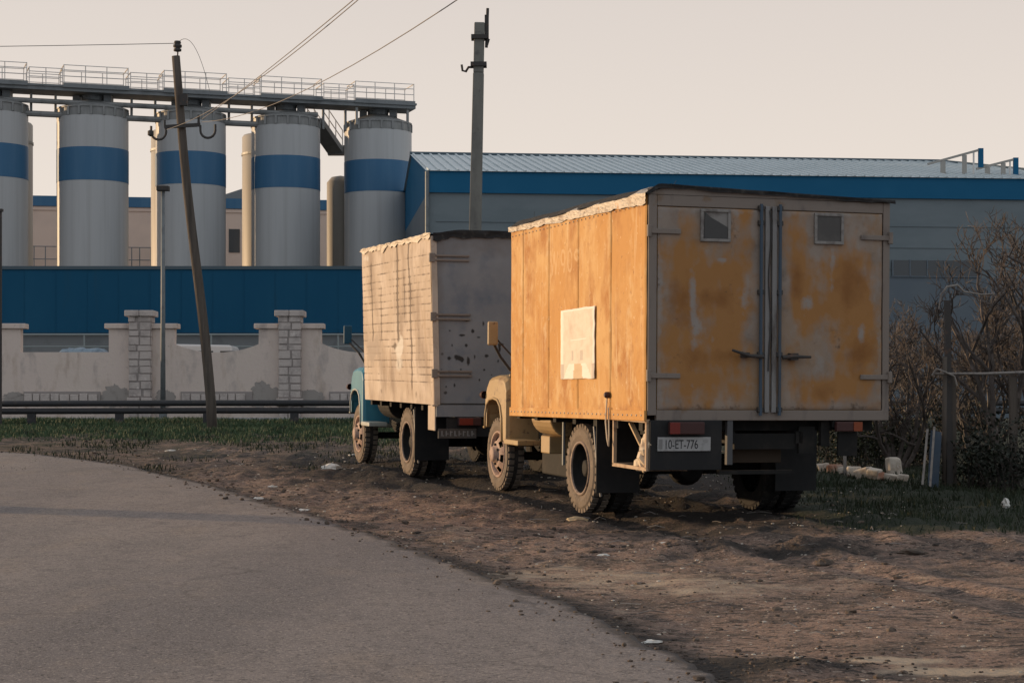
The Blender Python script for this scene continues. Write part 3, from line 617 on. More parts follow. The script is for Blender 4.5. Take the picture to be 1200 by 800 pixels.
def wheel_parts(root, name, cx, cy, r, side, dual, front, tmat='rubber'):
    """side -1: outer face looks to -x. cx is the outer face plane"""
    w = bpy.data.objects.new(name, None); COL.objects.link(w); w.parent = root; w.location = (cx, cy, r-.02); w.empty_display_size = .2
    s = -side
    def tyre(off, dust):
        b = MB(); wd = .225
        pr = [(.285, .03), (.31, .008), (.36, -.006), (.43, .0), (r-.035, .018), (r-.012, .04), (r-.008, .08), (r-.008, wd-.08), (r-.012, wd-.04), (r-.035, wd-.018), (.43, wd), (.31, wd-.01), (.285, wd-.03)]
        nn = 60
        sk = MB().lathe([(a, s*(h+off)) for a, h in pr], axis='x', n=nn)
        b.add(sk.v, sk.f)
        for i, fc in enumerate(sk.f):
            ring = i//nn
            if dust and ring in (0, 1, 2, 3): b.mi[i] = 1
        b.m = 1 if dust else 0
        nl = 34
        for k in range(nl):
            a = 2*math.pi*k/nl; c_, s_ = math.cos(a), math.sin(a); t_ = Vector((0, -s_, c_)); n_ = Vector((0, c_, s_))
            for (h0, h1, sh) in ((.012, .085, 0), (wd-.085, wd-.012, .5)):
                a2 = a+2*math.pi*sh/nl; n_ = Vector((0, math.cos(a2), math.sin(a2))); t_ = Vector((0, -math.sin(a2), math.cos(a2)))
                vs_ = []
                for rr, hw in ((r-.04, .033), (r+.003, .027)):
                    for hh in (h0, h1):
                        for q in (-hw, hw): vs_.append(n_*rr+t_*q+Vector((s*(hh+off), 0, 0)))
                b.add(vs_, [(0,1,3,2), (4,6,7,5), (0,4,5,1), (2,3,7,6), (0,2,6,4), (1,5,7,3)])
        return b.build('tyre', [Mt['rubber' if side < 0 and dust else 'shaderubber'], Mt['dustyrubber' if side < 0 else 'shaderubber']], w, smooth=False)
    tyre(0, True)
    if dual: tyre(.27, False)
    b = MB(); n = 36
    if dual:
        b.lathe([(.30, s*.012), (.292, s*-.004), (.275, s*.0), (.268, s*.03), (.262, s*.15), (.2, s*.165), (.15, s*.15), (.10, s*.15), (.09, s*.06), (.06, s*.05), (0, s*.05)], axis='x', n=n, skip=lambda i, j: i == 5 and j % 6 in (1, 2))
        b.build('rim', [Mt['chassis']], w, smooth=True)
        MB().lathe([(.305, s*.014), (.297, s*-.009), (.275, s*-.004), (.270, s*.025)], axis='x', n=n).build('rim_flange', Mt['rim'], w, smooth=True)
    else:
        b.lathe([(.305, s*.014), (.295, s*-.006), (.275, s*.0), (.268, s*.05), (.26, s*.06), (.235, s*.035), (.17, s*-.012), (.14, s*-.02), (.11, s*-.02), (.10, s*-.07), (.07, s*-.085), (0, s*-.085)], axis='x', n=n, skip=lambda i, j: i == 5 and j % 6 in (0, 1, 2))
        b.build('rim', Mt['dustypink'], w, smooth=True)
        c = MB()
        for k in range(6):
            a = 2*math.pi*(k+.5)/6; c.lathe([(.016, s*-.02), (.016, s*-.045), (0, s*-.047)], (0, math.cos(a)*.125, math.sin(a)*.125), 'x', 8)
        c.build('wheel_nut', Mt['iron'], w)
        MB().lathe([(.262, s*.10), (0, s*.10)], axis='x', n=24).build('brake_drum', Mt['chassis'], w)
    return w

def truck(cfg):
    T = cfg['T']; a = T['a']; W_, L_, H_ = cfg['W'], cfg['L'], cfg['H']; yr, yf, i_w, i_f = cfg['yr'], cfg['yf'], cfg['iw'], cfg['ifd']
    root = thing('box_truck', cfg['label'], 'truck', (T['X0'], T['Y0'], .0325*T['Y0']-.005))
    root.matrix_world = Matrix.Translation(root.location) @ Matrix.Rotation(a, 4, 'Z') @ Matrix.Rotation(cfg.get('gp', .031), 4, 'X')
    cp_, m = cfg['paint'], Mt
    # chassis
    b = MB()
    for x in (W_/2-.42, W_/2+.34): b.box(x, .1, .83, x+.08, yf+.75, .95)
    for y in (.12, .9, yr-.6, yr+.6, L_-.3): b.box(W_/2-.34, y, .77, W_/2+.34, y+.08, .93)
    b.build('chassis_frame', m['chassis'], root)
    b = MB()
    for i in range(7): y = .25+i*(L_-.4)/6; b.box(.05, y, .955, W_-.05, y+.1, cfg['zb']-.03)
    b.build('cross_bearer', m['chassis'], root)
    b = MB().tube([(.35, yr, .47), (W_-.35, yr, .47)], .075, 12); b.lathe([(.0, -.2), (.14, -.17), (.2, -.05), (.2, .05), (.14, .17), (0, .2)], (W_/2, yr, .47), 'y', 18); b.build('rear_axle', m['chassis'], root)
    b = MB().tube([(W_/2, yr, .5), (W_/2, yf-.3, .68)], .045, 10); b.build('drive_shaft', m['chassis'], root)
    MB().tube([(i_w+.2, yf, .42), (W_-i_w-.2, yf, .42)], .055, 10).build('front_axle', m['chassis'], root)
    for x in (W_/2-.46, W_/2+.38):
        for yc, ln in ((yr, .65), (yf, .6)):
            b = MB()
            for k in range(4):
                pts = [(x+.04, yc+ln*(1-.17*k)*t, .60-.045*k+.10*t*t*(1-.1*k)) for t in (-1, -.5, 0, .5, 1)]; b.tube(pts, .025, 5)
            b.build('leaf_spring', m['chassis'], root)
    if T is T1: MB().box(.52, yr+.78, .26, .95, yr+2.6, .93).build('sun_blocker', m['chassis'], root, bevel=.02)  # added box under the body, blocks low sun from the right rear wheel
    # wheels
    irw = cfg['irw']
    wheel_parts(root, 'rear_wheel', irw, yr, .49, -1, True, False); wheel_parts(root, 'rear_wheel', W_-irw, yr, .49, 1, True, False)
    wheel_parts(root, 'front_wheel', i_w, yf, .465, -1, False, True); wheel_parts(root, 'front_wheel', W_-i_w, yf, .465, 1, False, True)
    for x0 in (.03, W_-.55): MB().box(x0, yr-.66, .24, x0+.5, yr-.645, cfg['zb']-.06).build('mud_flap', m['board'], root)
    MB().tube([(irw+.02, yr-.62, .2), (irw-.02, yr-.60, .55), (irw-.02, yr-.5, .95)], .014, 6).build('flap_stay', m['bargrey'], root)
    # cab: shell, hood, fenders, glass
    ci = i_f+.10; yb = L_+.12; z0 = 1.0
    b = MB(); b.prism([(yb, z0), (yb+1.15, z0), (yb+1.18, 1.48), (yb+1.02, 1.55), (yb+.80, 2.12), (yb+.65, 2.2), (yb+.1, 2.2), (yb, 2.1)], 'x', ci, W_-ci); b.build('cab', cp_, root, bevel=.07, seg=4)
    b = MB(); b.prism([(yb+1.15, .85), (yf+.55, .85), (yf+.62, 1.0), (yf+.60, 1.32), (yf+.45, 1.46), (yb+1.15, 1.50)], 'x', ci+.32, W_-ci-.32); b.build('hood', cfg['hood'], root, bevel=.09, seg=4)
    b = MB()
    for i in range(7): b.box(ci+.42, yf+.62, .93+.055*i, W_-ci-.42, yf+.635, .955+.055*i)
    b.build('grille', m['cabpale'], root)
    fz = cfg.get('fz', 0)
    for s_ in (0, 1):
        prof = [(yf-.52, .62), (yf-.52, 1.30+fz), (yf-.46, 1.41+fz), (yf-.36, 1.45+fz), (yf-.05, 1.46+fz), (yf+.22, 1.43+fz), (yf+.36, 1.34+fz), (yf+.43, 1.18), (yf+.44, .95), (yf+.41, .78), (yf+.365, .78), (yf+.36, .95), (yf+.30, 1.08), (yf+.18, 1.145), (yf+.02, 1.165), (yf-.16, 1.145), (yf-.28, 1.07), (yf-.345, .92), (yf-.37, .62)]
        x0, x1 = (i_f, ci+.34) if s_ == 0 else (W_-ci-.34, W_-i_f)
        b = MB(); n = len(prof)
        # loft: outer outline slightly pulled in at the top so the fender bulges
        secs = [(x0 if s_ == 0 else x1, .05), ((x0+.05) if s_ == 0 else (x1-.05), .0), (x1 if s_ == 0 else x0, -.03)]
        v, f = [], []
        for (x, pull) in secs:
            for (y, z) in prof: v.append((x, y+(-pull if y > yf+.3 else pull*.4 if y < yf-.45 else 0), z-(pull if z > 1.2 else 0)))
        for k in range(2):
            for i in range(n): f.append((k*n+i, k*n+(i+1)%n, (k+1)*n+(i+1)%n, (k+1)*n+i))
        f.append(tuple(range(n-1, -1, -1))); f.append(tuple(range(2*n, 3*n)))
        b.add(v, f); fo = b.build('fender', cfg['fender'][0], root, bevel=.03, seg=3)
        if len(cfg['fender']) > 1: pass
        xo = x0-.004 if s_ == 0 else x1+.004
        b = MB(); b.tube([(xo, y-(0), z) for y, z in prof[9:]], .018, 6); b.build('fender_lip', cfg['fender'][-1], fo, smooth=True)
        hx = W_/2-.72 if s_ == 0 else W_/2+.72
        hl = MB().lathe([(.13, -.1), (.13, .02), (.11, .045), (0, .06)], (hx, yf+.45, 1.1), 'y', 18); hl.build('headlight', m['glass'], root, smooth=True)
        mx = i_f-.03 if s_ == 0 else W_-i_f+.03
        MB().lathe([(.05, -.05), (.05, .03), (.03, .06), (0, .065)], (mx+.02*(1-2*s_), yf+.42, 1.20), 'y', 12).build('marker_light', m['darklens'], root, smooth=True)
        xw = ci-.006 if s_ == 0 else W_-ci+.006
        b = MB().prism([(yb+.2, 1.55), (yb+.92, 1.55), (yb+.74, 2.05), (yb+.25, 2.05)], 'x', xw-.004, xw+.004); b.build('side_window', m['glass'], root)
        b = MB(); q = xw-.004 if s_ == 0 else xw+.004
        for e in (((yb+.12, 1.05), (yb+.12, 2.1)), ((yb+1.0, 1.05), (yb+1.0, 1.5))): b.beam((q, e[0][0], e[0][1]), (q, e[1][0], e[1][1]), .01, .012)
        b.box(q-.02, yb+.25, 1.42, q+.02, yb+.38, 1.45); b.build('door_seam', m['chassis'], root)
        mi_ = cfg['mirror']
        mm = (mi_[0] if s_ == 0 else W_-mi_[0]); 
        b = MB(); b.box(mm-.065, mi_[1]-.02, mi_[2]-.16, mm+.065, mi_[1]+.035, mi_[2]+.14); mo = b.build('mirror', mi_[3], root, bevel=.02, seg=3)
        b = MB(); hx_ = ci if s_ == 0 else W_-ci; b.tube([(mm, mi_[1]+.04, mi_[2]-.1), (lerp(mm, hx_, .5), yb+1.0, mi_[2]-.30), (hx_, yb+1.02, 1.52)], .018, 6)
        b.tube([(mm, mi_[1]+.04, mi_[2]-.02), (hx_, yb+.95, 1.70)], .012, 6); b.build('mirror_arm', m['iron'], mo)
        xs = (i_f-.04, i_f+.26) if s_ == 0 else (W_-i_f-.26, W_-i_f+.04)
        MB().box(xs[0], yf-1.12, .60, xs[1], yf-.545, .665).build('step', cfg['step'], root, bevel=.012)
    b = MB().add([(ci+.1, yb+1.035, 1.58), (W_-ci-.1, yb+1.035, 1.58), (W_-ci-.16, yb+.835, 2.08), (ci+.16, yb+.835, 2.08)], [(0,1,2,3)]); b.build('windscreen', m['glass'], root)
    MB().box(i_f+.34, yf+.66, .52, W_-i_f-.34, yf+.74, .72).build('bumper', m['cabpale'], root, bevel=.02)
    # tanks
    b = MB(); b.lathe([(.0, -.36), (.21, -.36), (.225, -.34), (.225, .34), (.21, .36), (0, .36)], (i_f+.22, L_-.35, .98), 'y', 24); b.build('fuel_tank', cfg['tank'], root, smooth=False, bevel=.01)
    if T is T1: MB().box(i_f+.02, L_-.62, .55, i_f+.3, L_-.3, .76).build('battery_box', cfg['tank'], root, bevel=.015)
    # box
    zb = cfg['zb']
    box = MB(); box.box(.012, .03, 0, W_-.012, L_-.012, H_-.02)
    bo = box.build('cargo_box', cfg['boxmat'], root); bo.location = (0, 0, zb); bo.rotation_euler = (cfg['pb'], 0, 0)
    return root, bo

t1, box1 = truck(dict(T=T1, W=2.69, L=4.39, H=2.2, yr=2.18, yf=5.92, iw=.30, ifd=.25, irw=.08, zb=1.117, pb=-.018, paint=Mt['tan'], hood=Mt['tan'], fender=[Mt['tan']], step=Mt['tan'], tank=Mt['tan'],
    mirror=(.05, 5.35, 2.0, Mt['tan']), boxmat=Mt['ochre'], label='ochre box truck with patchy rusty rear doors and tan cab, nearest the camera'))
t2, box2 = truck(dict(T=T2, W=2.6, L=4.1, H=2.28, yr=1.9, yf=5.63, iw=.22, ifd=.17, irw=.08, zb=1.05, pb=-.004, paint=Mt['cabblue'], hood=Mt['cabpale'], fender=[Mt['cabblue'], Mt['cabpale']], step=Mt['cabpale'], tank=Mt['chassis'],
    mirror=(-.02, 5.4, 2.05, M('mirror_back', (.02,.075,.12), rough=.6)), boxmat=Mt['bluetin'], fz=.06, label='box truck with blue cab and cracked cream sides, parked farther back'))

def rl(u): return .095*sm(-.06, .12, u)*(1-.9*max(0, u)/2.72)
# --- truck 1 box details (box local: x 0..2.69, y 0..4.39, z 0..2.2)
def grid_panel(name, x0f, us_, vs_, fn, mat, parent, attrs):
    v = [fn(u, w) for w in vs_ for u in us_]; n = len(us_)
    f = [(j*n+i, j*n+i+1, (j+1)*n+i+1, (j+1)*n+i) for j in range(len(vs_)-1) for i in range(n-1)]
    o = link_mesh(name, v, f, mat, parent, smooth=True)
    for an, fn2 in attrs.items(): set_attr(o, an, [fn2(u, w) for w in vs_ for u in us_])
    return o
def tside(px, T=T1, inset=0):
    s, c = math.sin(T['a']), math.cos(T['a']); k = px-600
    return (F*(T['X0']+inset*c)-k*(T['Y0']+inset*s))/(F*s+k*c)
def sz(py, px=680):
    t = tside(px); Yd = T1['Y0']+t*math.cos(T1['a']); return CAMZ+(HOR-py)/F*Yd-(.0325*T1['Y0']+1.112)-.0128*t
ly0, lz0 = tside(646), sz(319, 660)
LET = []
for k in range(2): LET += [((.0+.12*k, .24), (.05+.12*k, .0)), ((.05+.12*k, .0), (.11+.12*k, .22))]
for cx, cz, r_x, r_z in ((.42, .16, .06, .08), (.64, .11, .065, .12), (.86, .16, .07, .05)):
    c = [(cx+r_x*math.cos(2*math.pi*q/12), cz+r_z*math.sin(2*math.pi*q/12)) for q in range(13)]; LET += list(zip(c, c[1:]))
LET += [((.48, .16), (.45, .0))]
def letter(u, w):
    a, c = ly0-u, w-lz0
    if not (-.1 < a < 1.1 and -.1 < c < .35): return 0
    dm = 9
    for (a0, c0), (a1, c1) in LET:
        L2 = (a1-a0)**2+(c1-c0)**2; t = max(0, min(1, ((a-a0)*(a1-a0)+(c-c0)*(c1-c0))/L2)); dm = min(dm, math.hypot(a-a0-t*(a1-a0), c-c0-t*(c1-c0)))
    return gauss(dm/.022, 1)*.85
seams = [0.0]+[tside(p) for p in (716, 678, 643.7, 613.6)]+[4.39]
for i in range(5):
    a, b_ = seams[i]+.007, seams[i+1]-.007
    bow = rnd.uniform(-.006, .006)
    def fn(u, w, a=a, b_=b_, bow=bow): 
        e = min(u-a, b_-u, w, 2.2-w); return (-.022+.012*(1-sm(0, .02, e))+bow*math.sin(math.pi*(u-a)/(b_-a))-.004*fbm(u*2, w*2, i), u, w)
    us_ = sorted(set([a, a+.008, a+.02]+axis_coords(a+.04, b_-.04, .022)+[b_-.02, b_-.008, b_]))
    vs_ = sorted(set([0, .01, .03]+axis_coords(.05, 2.14, .022)+[2.17, 2.19, 2.2]))
    p_ = grid_panel('side_panel', 0, us_, vs_, fn, Mt['ochre'], box1, {
        'rust': lambda u, w: .35*sm(.25, .0, w)*1.2+.5*fbm(u*.9, w*.5, 3, 3)-.15+.3*gauss((u-.35)/.4, 1)*gauss((w-.6)/.5, 1)+.35*gauss((w-2.05)/.15, 1),
        'pale': lambda u, w: .45*fbm(u*3.2, w*.35, 9, 4)-.05+.25*gauss((u-3.5)/.8, 1)+.3*gauss((u-.15)/.1, 1), 'letter': letter})
for side in (1,):
    MB().box(2.68, .02, .0, 2.705, 4.38, 2.19).build('right_wall', Mt['ochre'], box1)
MB().box(-.034, .0, -.055, -.005, 4.39, .05).build('bottom_rail', Mt['ochre'], box1, bevel=.006)
b = MB()
for i in range(34): 
    y = .08+i*.128; b.lathe([(.012, -.0), (.008, -.008), (0, -.009)], (-.034, y, .0), 'x', 6); b.lathe([(.01, -.0), (.006, -.006), (0, -.007)], (-.030, y, 2.10), 'x', 6)
b.build('rivet_row', Mt['tin'], box1)
# crumpled roof tin folded over the left top edge
us_ = axis_coords(-.03, 4.42, .045); vs_ = axis_coords(0, 1, .07)
def tin(u, w):
    k = fbm(u*2.1, w*1.5, 4, 4)
    if w < .5: q = w/.5; return (-.042-.010*k+.008*noise.noise(Vector((u*14, w*9, 3))), u, 2.205-lerp(.10, .05, u/4.4)*(1-q)+.018*fbm(u*5.3, 2, 8, 4)*(1-q)+.008*k)
    q = (w-.5)/.5; return (-.045+.30*q-.012*k, u, 2.21+.11*math.sin(q*1.4)+.022*k)
tn = grid_panel('roof_lip', 0, us_, vs_, tin, Mt['tin'], box1, {}); tn.data.polygons.foreach_set('use_smooth', [False]*len(tn.data.polygons))
us_ = axis_coords(-.04, 2.74, .06); vs_ = axis_coords(-.03, 4.42, .15)
def roof(u, w): return (u, w, 2.205+rl(u)+.010*sm(0,.4,w)+.012*fbm(u*1.5, w*1.2, 6, 3))
grid_panel('roof', 0, us_, vs_, roof, Mt['tarp'], box1, {})
us_ = axis_coords(-.03, 2.735, .04); vs_ = axis_coords(0, 1, .25)
def lip(u, w): return (u, -.045-.014*fbm(u*2.5, w*2, 2, 3), 2.218+rl(u)-.04*w*(1+.8*fbm(u*1.8, 1, 5, 3)))
grid_panel('roof_edge', 0, us_, vs_, lip, Mt['tarp'], box1, {})
# rear wall pieces: frame members around the two doors
def rx(px): # pixel -> x across the rear
    s, c = math.sin(T1['a']), math.cos(T1['a']); k = px-600
    return (F*T1['X0']-k*T1['Y0'])/(k*s-F*c)
def rz(px, py):
    x = rx(px); Yd = T1['Y0']+x*math.sin(T1['a']); return CAMZ+(HOR-py)/F*Yd-(.0325*T1['Y0']+1.117-.005)
xl, xm0, xm1, xr = rx(767), rx(889), rx(909), rx(1030)
fr = Mt['frame']
MB().box(0, -.012, 0, xl, .05, 2.2).build('door_post', fr, box1, bevel=.006); MB().box(xr+.012, -.012, 0, 2.69, .05, 2.2).build('door_post', fr, box1, bevel=.006)
MB().box(xl+.002, -.010, 2.09, xr+.01, .05, 2.2).build('header', fr, box1, bevel=.006); MB().prism([(0.0, 2.203), (2.69, 2.203), (2.69, 2.212)]+[(2.69*(1-i/12), 2.196+rl(2.69*(1-i/12))) for i in range(1, 13)], 'y', -.011, .045).build('header_sheet', fr, box1); MB().box(xl+.002, -.014, -.05, 2.69, .05, .055).build('sill', fr, box1, bevel=.006)
mid = rx(899)
def blobs(L_): return lambda u, w: sum(am*gauss((u-cx)/sx_, 1)*gauss((w-cz)/sz_, 1) for cx, cz, sx_, sz_, am in L_)
def pxb(L_): return [(rx(px), rz(px, py), sx_/118, sz_/118, am) for px, py, sx_, sz_, am in L_]
och = blobs(pxb([(790, 300, 26, 24, .9), (820, 330, 45, 30, .9), (855, 330, 22, 60, .8), (800, 400, 40, 40, 1.0), (850, 400, 25, 35, .9), (810, 455, 45, 22, .8), (868, 260, 12, 30, .7), (800, 265, 14, 14, .4), (860, 455, 18, 18, .5),
    (935, 320, 16, 45, 1.0), (928, 265, 12, 26, .5), (985, 345, 38, 40, 1.0), (1000, 400, 32, 40, 1.0), (965, 310, 24, 20, .5), (940, 372, 20, 26, .6), (985, 455, 50, 18, .9), (950, 460, 22, 16, .5), (1000, 300, 14, 20, .5), (1013, 380, 8, 70, .6), (925, 420, 9, 30, .4)]))
bur = blobs(pxb([(790, 345, 18, 20, .9), (835, 350, 25, 16, .9), (800, 375, 16, 12, .6), (812, 420, 24, 14, .6), (992, 335, 20, 34, .95), (1005, 415, 22, 24, .8), (930, 330, 10, 28, .8), (960, 460, 20, 10, .6), (850, 420, 14, 14, .5)]))
sca = blobs(pxb([(810, 350, 5, 40, .9), (842, 305, 10, 3, .9), (946, 355, 12, 10, 1.0), (972, 300, 4, 30, .7), (1006, 392, 6, 14, 1.0), (960, 425, 10, 14, .8), (870, 350, 6, 20, .7), (815, 385, 8, 20, .6)]))
for (a, b_) in ((xl+.008, mid-.006), (mid+.006, xr)):
    us_ = axis_coords(a, b_, .018); vs_ = axis_coords(.062, 2.082, .018)
    def fn(u, w, a=a, b_=b_):
        e = min(u-a, b_-u, w-.062, 2.082-w); return (u, -.006-.008*sm(0, .02, e)-.006*fbm(u*1.6, w*1.6, 3, 3), w)
    grid_panel('rear_door', 0, us_, vs_, fn, Mt['doorpaint'], box1, {'ochre': lambda u, w: min(1.1, och(u, w))+.02+.30*fbm(u*3, w*3, 1, 4)+.24*fbm(u*7, w*1.6, 5, 4)+.28*fbm(u*16, w*7, 6, 3), 'burnt': lambda u, w: bur(u, w)-.10+.3*fbm(u*5, w*1.8, 8, 4), 'scuff': lambda u, w: sca(u, w)-.10+.45*fbm(u*9, w*2, 4, 4)+.5*max(gauss(u-a-.02, .05), gauss(u-b_+.02, .05), gauss(w-2.05, .05)), 'chip': lambda u, w, a=a, b_=b_: .35*max(gauss(w-.08, .05), gauss(u-a, .02), gauss(u-b_, .02))+.55*fbm(u*5, w*3, 14, 4)-.1+.3*max(gauss(u-.3, .12), gauss(u-2.4, .12))*max(sm(.28, .4, w)*(1-sm(.40, .42, w)), sm(1.5, 1.74, w)*(1-sm(1.74, 1.78, w)))})
for (a, b_) in ((xm0+.03, mid-.012), (mid+.012, xm1-.03)): MB().box(a, -.045, .03, b_, -.016, 2.12).build('door_edge_strip', Mt['bargrey'], box1, bevel=.006)
for x, mt_ in ((xm0-.02, 'barblue'), (xm1+.0, 'barblue')):
    MB().tube([(x, -.05, .0), (x, -.05, 2.14)], .018, 8).build('lock_bar', Mt[mt_], box1)
    for z in (.06, .62, 1.25, 1.95, 2.10): MB().box(x-.03, -.062, z-.025, x+.03, -.016, z+.025).build('bar_guide', Mt['iron'], box1, bevel=.006)
for (px0, px1, py0, py1, nm) in ((817, 852, 246, 284, 0), (950, 984, 251, 287, 1)):
    x0, x1 = rx(px0), rx(px1); z1, z0 = rz((px0+px1)/2, py0), rz((px0+px1)/2, py1); t_ = .03
    b = MB(); b.box(x0, -.04, z0, x1, -.014, z0+t_).box(x0, -.04, z1-t_, x1, -.014, z1).box(x0, -.039, z0+t_, x0+t_, -.014, z1-t_).box(x1-t_, -.039, z0+t_, x1, -.014, z1-t_)
    wf = b.build('window', Mt['wframe'], box1, bevel=.004)
    if nm == 1: MB().box(x0+t_, -.026, z0+t_, x1-t_, -.018, z1-t_).build('pane', Mt['pane'], box1)
    else:
        a0, a1, c0, c1 = x0+t_, x1-t_, z0+t_, z1-t_
        MB().box(a0, -.021, c0, a1, -.0175, c1).build('broken_pane', Mt['wframe'], box1)
        MB().prism([(a0+.01, c0+.004), (a1-.005, c0+.004), (a1-.005, lerp(c0, c1, .45)), (lerp(a0, a1, .3), lerp(c0, c1, .80)), (a0+.02, lerp(c0, c1, .97)), (a0+.012, lerp(c0, c1, .6))], 'y', -.030, -.0225).build('broken_pane', Mt['brokenpane'], box1)
for (px, py, s_) in ((757, 271, 1), (757, 440, 1), (1040, 280, -1), (1040, 442, -1)):
    x = 0 if s_ > 0 else 2.69; z = rz(px, py); b = MB(); b.box(min(x-.02*s_, x+.34*s_), -.036, z-.025, max(x-.02*s_, x+.34*s_), -.017, z+.025); b.tube([(x-.0*s_, -.03, z-.06), (x, -.03, z+.06)], .026, 8); b.build('hinge', Mt['frame'], box1, bevel=.005)
b = MB(); p0 = Vector((rx(886), -.08, rz(886, 418))); b.tube([p0+Vector((.03, 0, 0)), p0, Vector((rx(872), -.10, rz(872, 417))), Vector((rx(851), -.11, rz(851, 410.5)))], [.017, .022, .018, .013], 8); b.box(rx(868)-.03, -.07, rz(868, 419), rx(868)+.05, -.017, rz(868, 413)); b.build('door_handle', Mt['iron'], box1)
b = MB(); p0 = Vector((rx(911), -.08, rz(911, 419))); b.tube([p0, Vector((rx(922), -.09, rz(922, 418))), Vector((rx(943), -.1, rz(943, 418.5)))], [.022, .02, .012], 8); b.box(rx(920), -.09, rz(924, 422), rx(929), -.017, rz(924, 414)); b.build('door_handle', Mt['iron'], box1)
b = MB(); pts = [(rx(897)+.012*math.sin(i*.8), -.052, lerp(2.08, .45, i/14)) for i in range(15)]; b.tube(pts, .008, 5); b.build('cable', Mt['iron'], box1)
for k in (3, 2, 1):  # small screws and tears
    pass
# poster on the side
pa, pb_ = tside(699.5), tside(659.5)
us_ = axis_coords(0, 1, 1/36); vs_ = axis_coords(0, 1, 1/64)
Y_m = T1['Y0']+.95*(pa+pb_)/2
def sz(py, px=680): 
    t = tside(px); Yd = T1['Y0']+t*math.cos(T1['a']); return CAMZ+(HOR-py)/F*Yd-(.0325*T1['Y0']+1.112)-.0128*t
zb0, zt0 = sz(444), sz(362)
v, mi = [], []
for w in vs_:
    for u in us_:
        cr = .007*fbm(u*3, w*4, 12, 3)+.014*max(0, .2-w)*abs(math.sin(u*7)); v.append((-.040-abs(cr), lerp(pb_, pa, u)+.004*fbm(w*5, u, 2), lerp(zb0, zt0, w)+.006*fbm(u*5, 3, 2)+(.012*u if w > .5 else 0)))
n = len(us_); f = []
for j in range(len(vs_)-1):
    for i in range(n-1):
        u, w = (i+.5)/(n-1), (j+.5)/(len(vs_)-1); k = 0
        if w < .215:
            h = w/.215
            if .38+.04*h < u < .66-.04*h: k = 2
            elif abs(u-.5) < .42-.16*h: k = 1
            elif u < .1 or u > .93: k = 3
        elif .55 < w < .57 and .3 < u < .75: k = 1
        elif .27 < w < .4 and (abs(u-.36) < .035 or abs(u-.62) < .035): k = 3
        elif u < .07 or u > .95 or w > .965: k = 1
        f.append((j*n+i, j*n+i+1, (j+1)*n+i+1, (j+1)*n+i)); mi.append(k)
po = link_mesh('paper_poster', v, f, [Mt['paper'], Mt['paperwhite'], Mt['papershade'], Mt['papergrey']], box1, mi, True)
sd_ = po.modifiers.new('thickness', 'SOLIDIFY'); sd_.thickness = .003
# filler on the side wall with a dangling strap
b = MB(); y0 = tside(715); z0 = sz(466, 715); b.lathe([(.035, 0), (.035, -.03), (.02, -.05), (0, -.05)], (-.03, y0, z0+.03), 'x', 10); b.build('filler_cap', Mt['darklens'], box1)
b = MB(); b.tube([(-.05, y0, z0), (-.055, y0+.02, z0-.25), (-.05, y0-.01, z0-.42), (-.05, y0-.05, z0-.5), (-.05, y0-.07, z0-.4), (-.05, y0-.05, z0-.1)], .009, 6); b.build('strap', Mt['junk'], box1)
# --- truck 1 underparts (root local)
b = MB(); y1_ = .93; z0, z1 = .58, 1.06
for p, q in (((.01, .02, z0), (.01, .02, z1)), ((.01, y1_, z0), (.01, y1_, z1)), ((.01, .0, z0), (.01, y1_+.02, z0)), ((.01, .0, z1), (.01, y1_+.02, z1)), ((.42, .02, z0), (.42, .02, z1)), ((.42, y1_, z0), (.42, y1_, z1)), ((.01, .04, z0), (.42, .04, z0)), ((.01, y1_, z0), (.42, y1_, z0)), ((.42, 0, z0), (.42, y1_, z0))): b.beam(p, q, .035, .035)
rack = b.build('storage_rack', M('rack_paint', (.42,.30,.20), [((.28,.18,.11), 8, .5, .66)], rough=.7), t1)
MB().box(.05, .05, z0-.01, .42, y1_-.02, z0+.005).build('rack_floor', Mt['chassis'], rack)
for nm, lab, cat, rk in (('rag_bundle', 'crumpled pale bundle stuffed in the rack beside the rear plate', 'bundle', [((.08, .17, .69), .13, 1), ((.07, .10, .83), .11, 2), ((.10, .32, .65), .10, 3), ((.08, .08, .96), .075, 4)]),):
    b = MB()
    for c, r, s in rk: b.rock(c, r, (.8, 1, 1.1), 8, s)
    o = b.build(nm, Mt['junk'], None, smooth=False); o.matrix_world = t1.matrix_world.copy(); tag(o, lab, cat)
b = MB(); b.beam((.07, .62, 1.02), (.07, .22, .74), .05, .02); b.beam((.05, .10, .60), (.06, .12, 1.0), .035, .02); o = b.build('wood_batten', Mt['wood2']); o.matrix_world = t1.matrix_world.copy(); tag(o, 'pale wooden batten leaning inside the rack beside the rear plate', 'batten')
bd = MB().box(.02, -.03, .57, .80, .01, 1.07).build('rear_board', Mt['board'], t1, bevel=.005)
MB().box(.80, .03, .52, 1.62, .09, .56).build('under_bar', Mt['chassis'], t1)
tl = MB(); tl.box(.21, -.095, .93, .585, -.032, 1.055); tlo = tl.build('tail_light', Mt['darklens'], t1, bevel=.01); MB().box(.205, -.105, .935, .315, -.096, 1.05).build('lens', Mt['red'], tlo, bevel=.004)
tl = MB(); tl.box(2.07, -.06, .955, 2.33, .0, 1.055); tlo = tl.build('tail_light', Mt['darklens'], t1, bevel=.01); MB().box(2.26, -.07, .957, 2.36, .001-.062, 1.053).build('lens', Mt['orange'], tlo, bevel=.004)
MB().box(2.12, .005, .70, 2.34, .03, .95).box(2.05, .005, 1.0, 2.1, .03, 1.1).build('light_bracket', Mt['chassis'], t1)
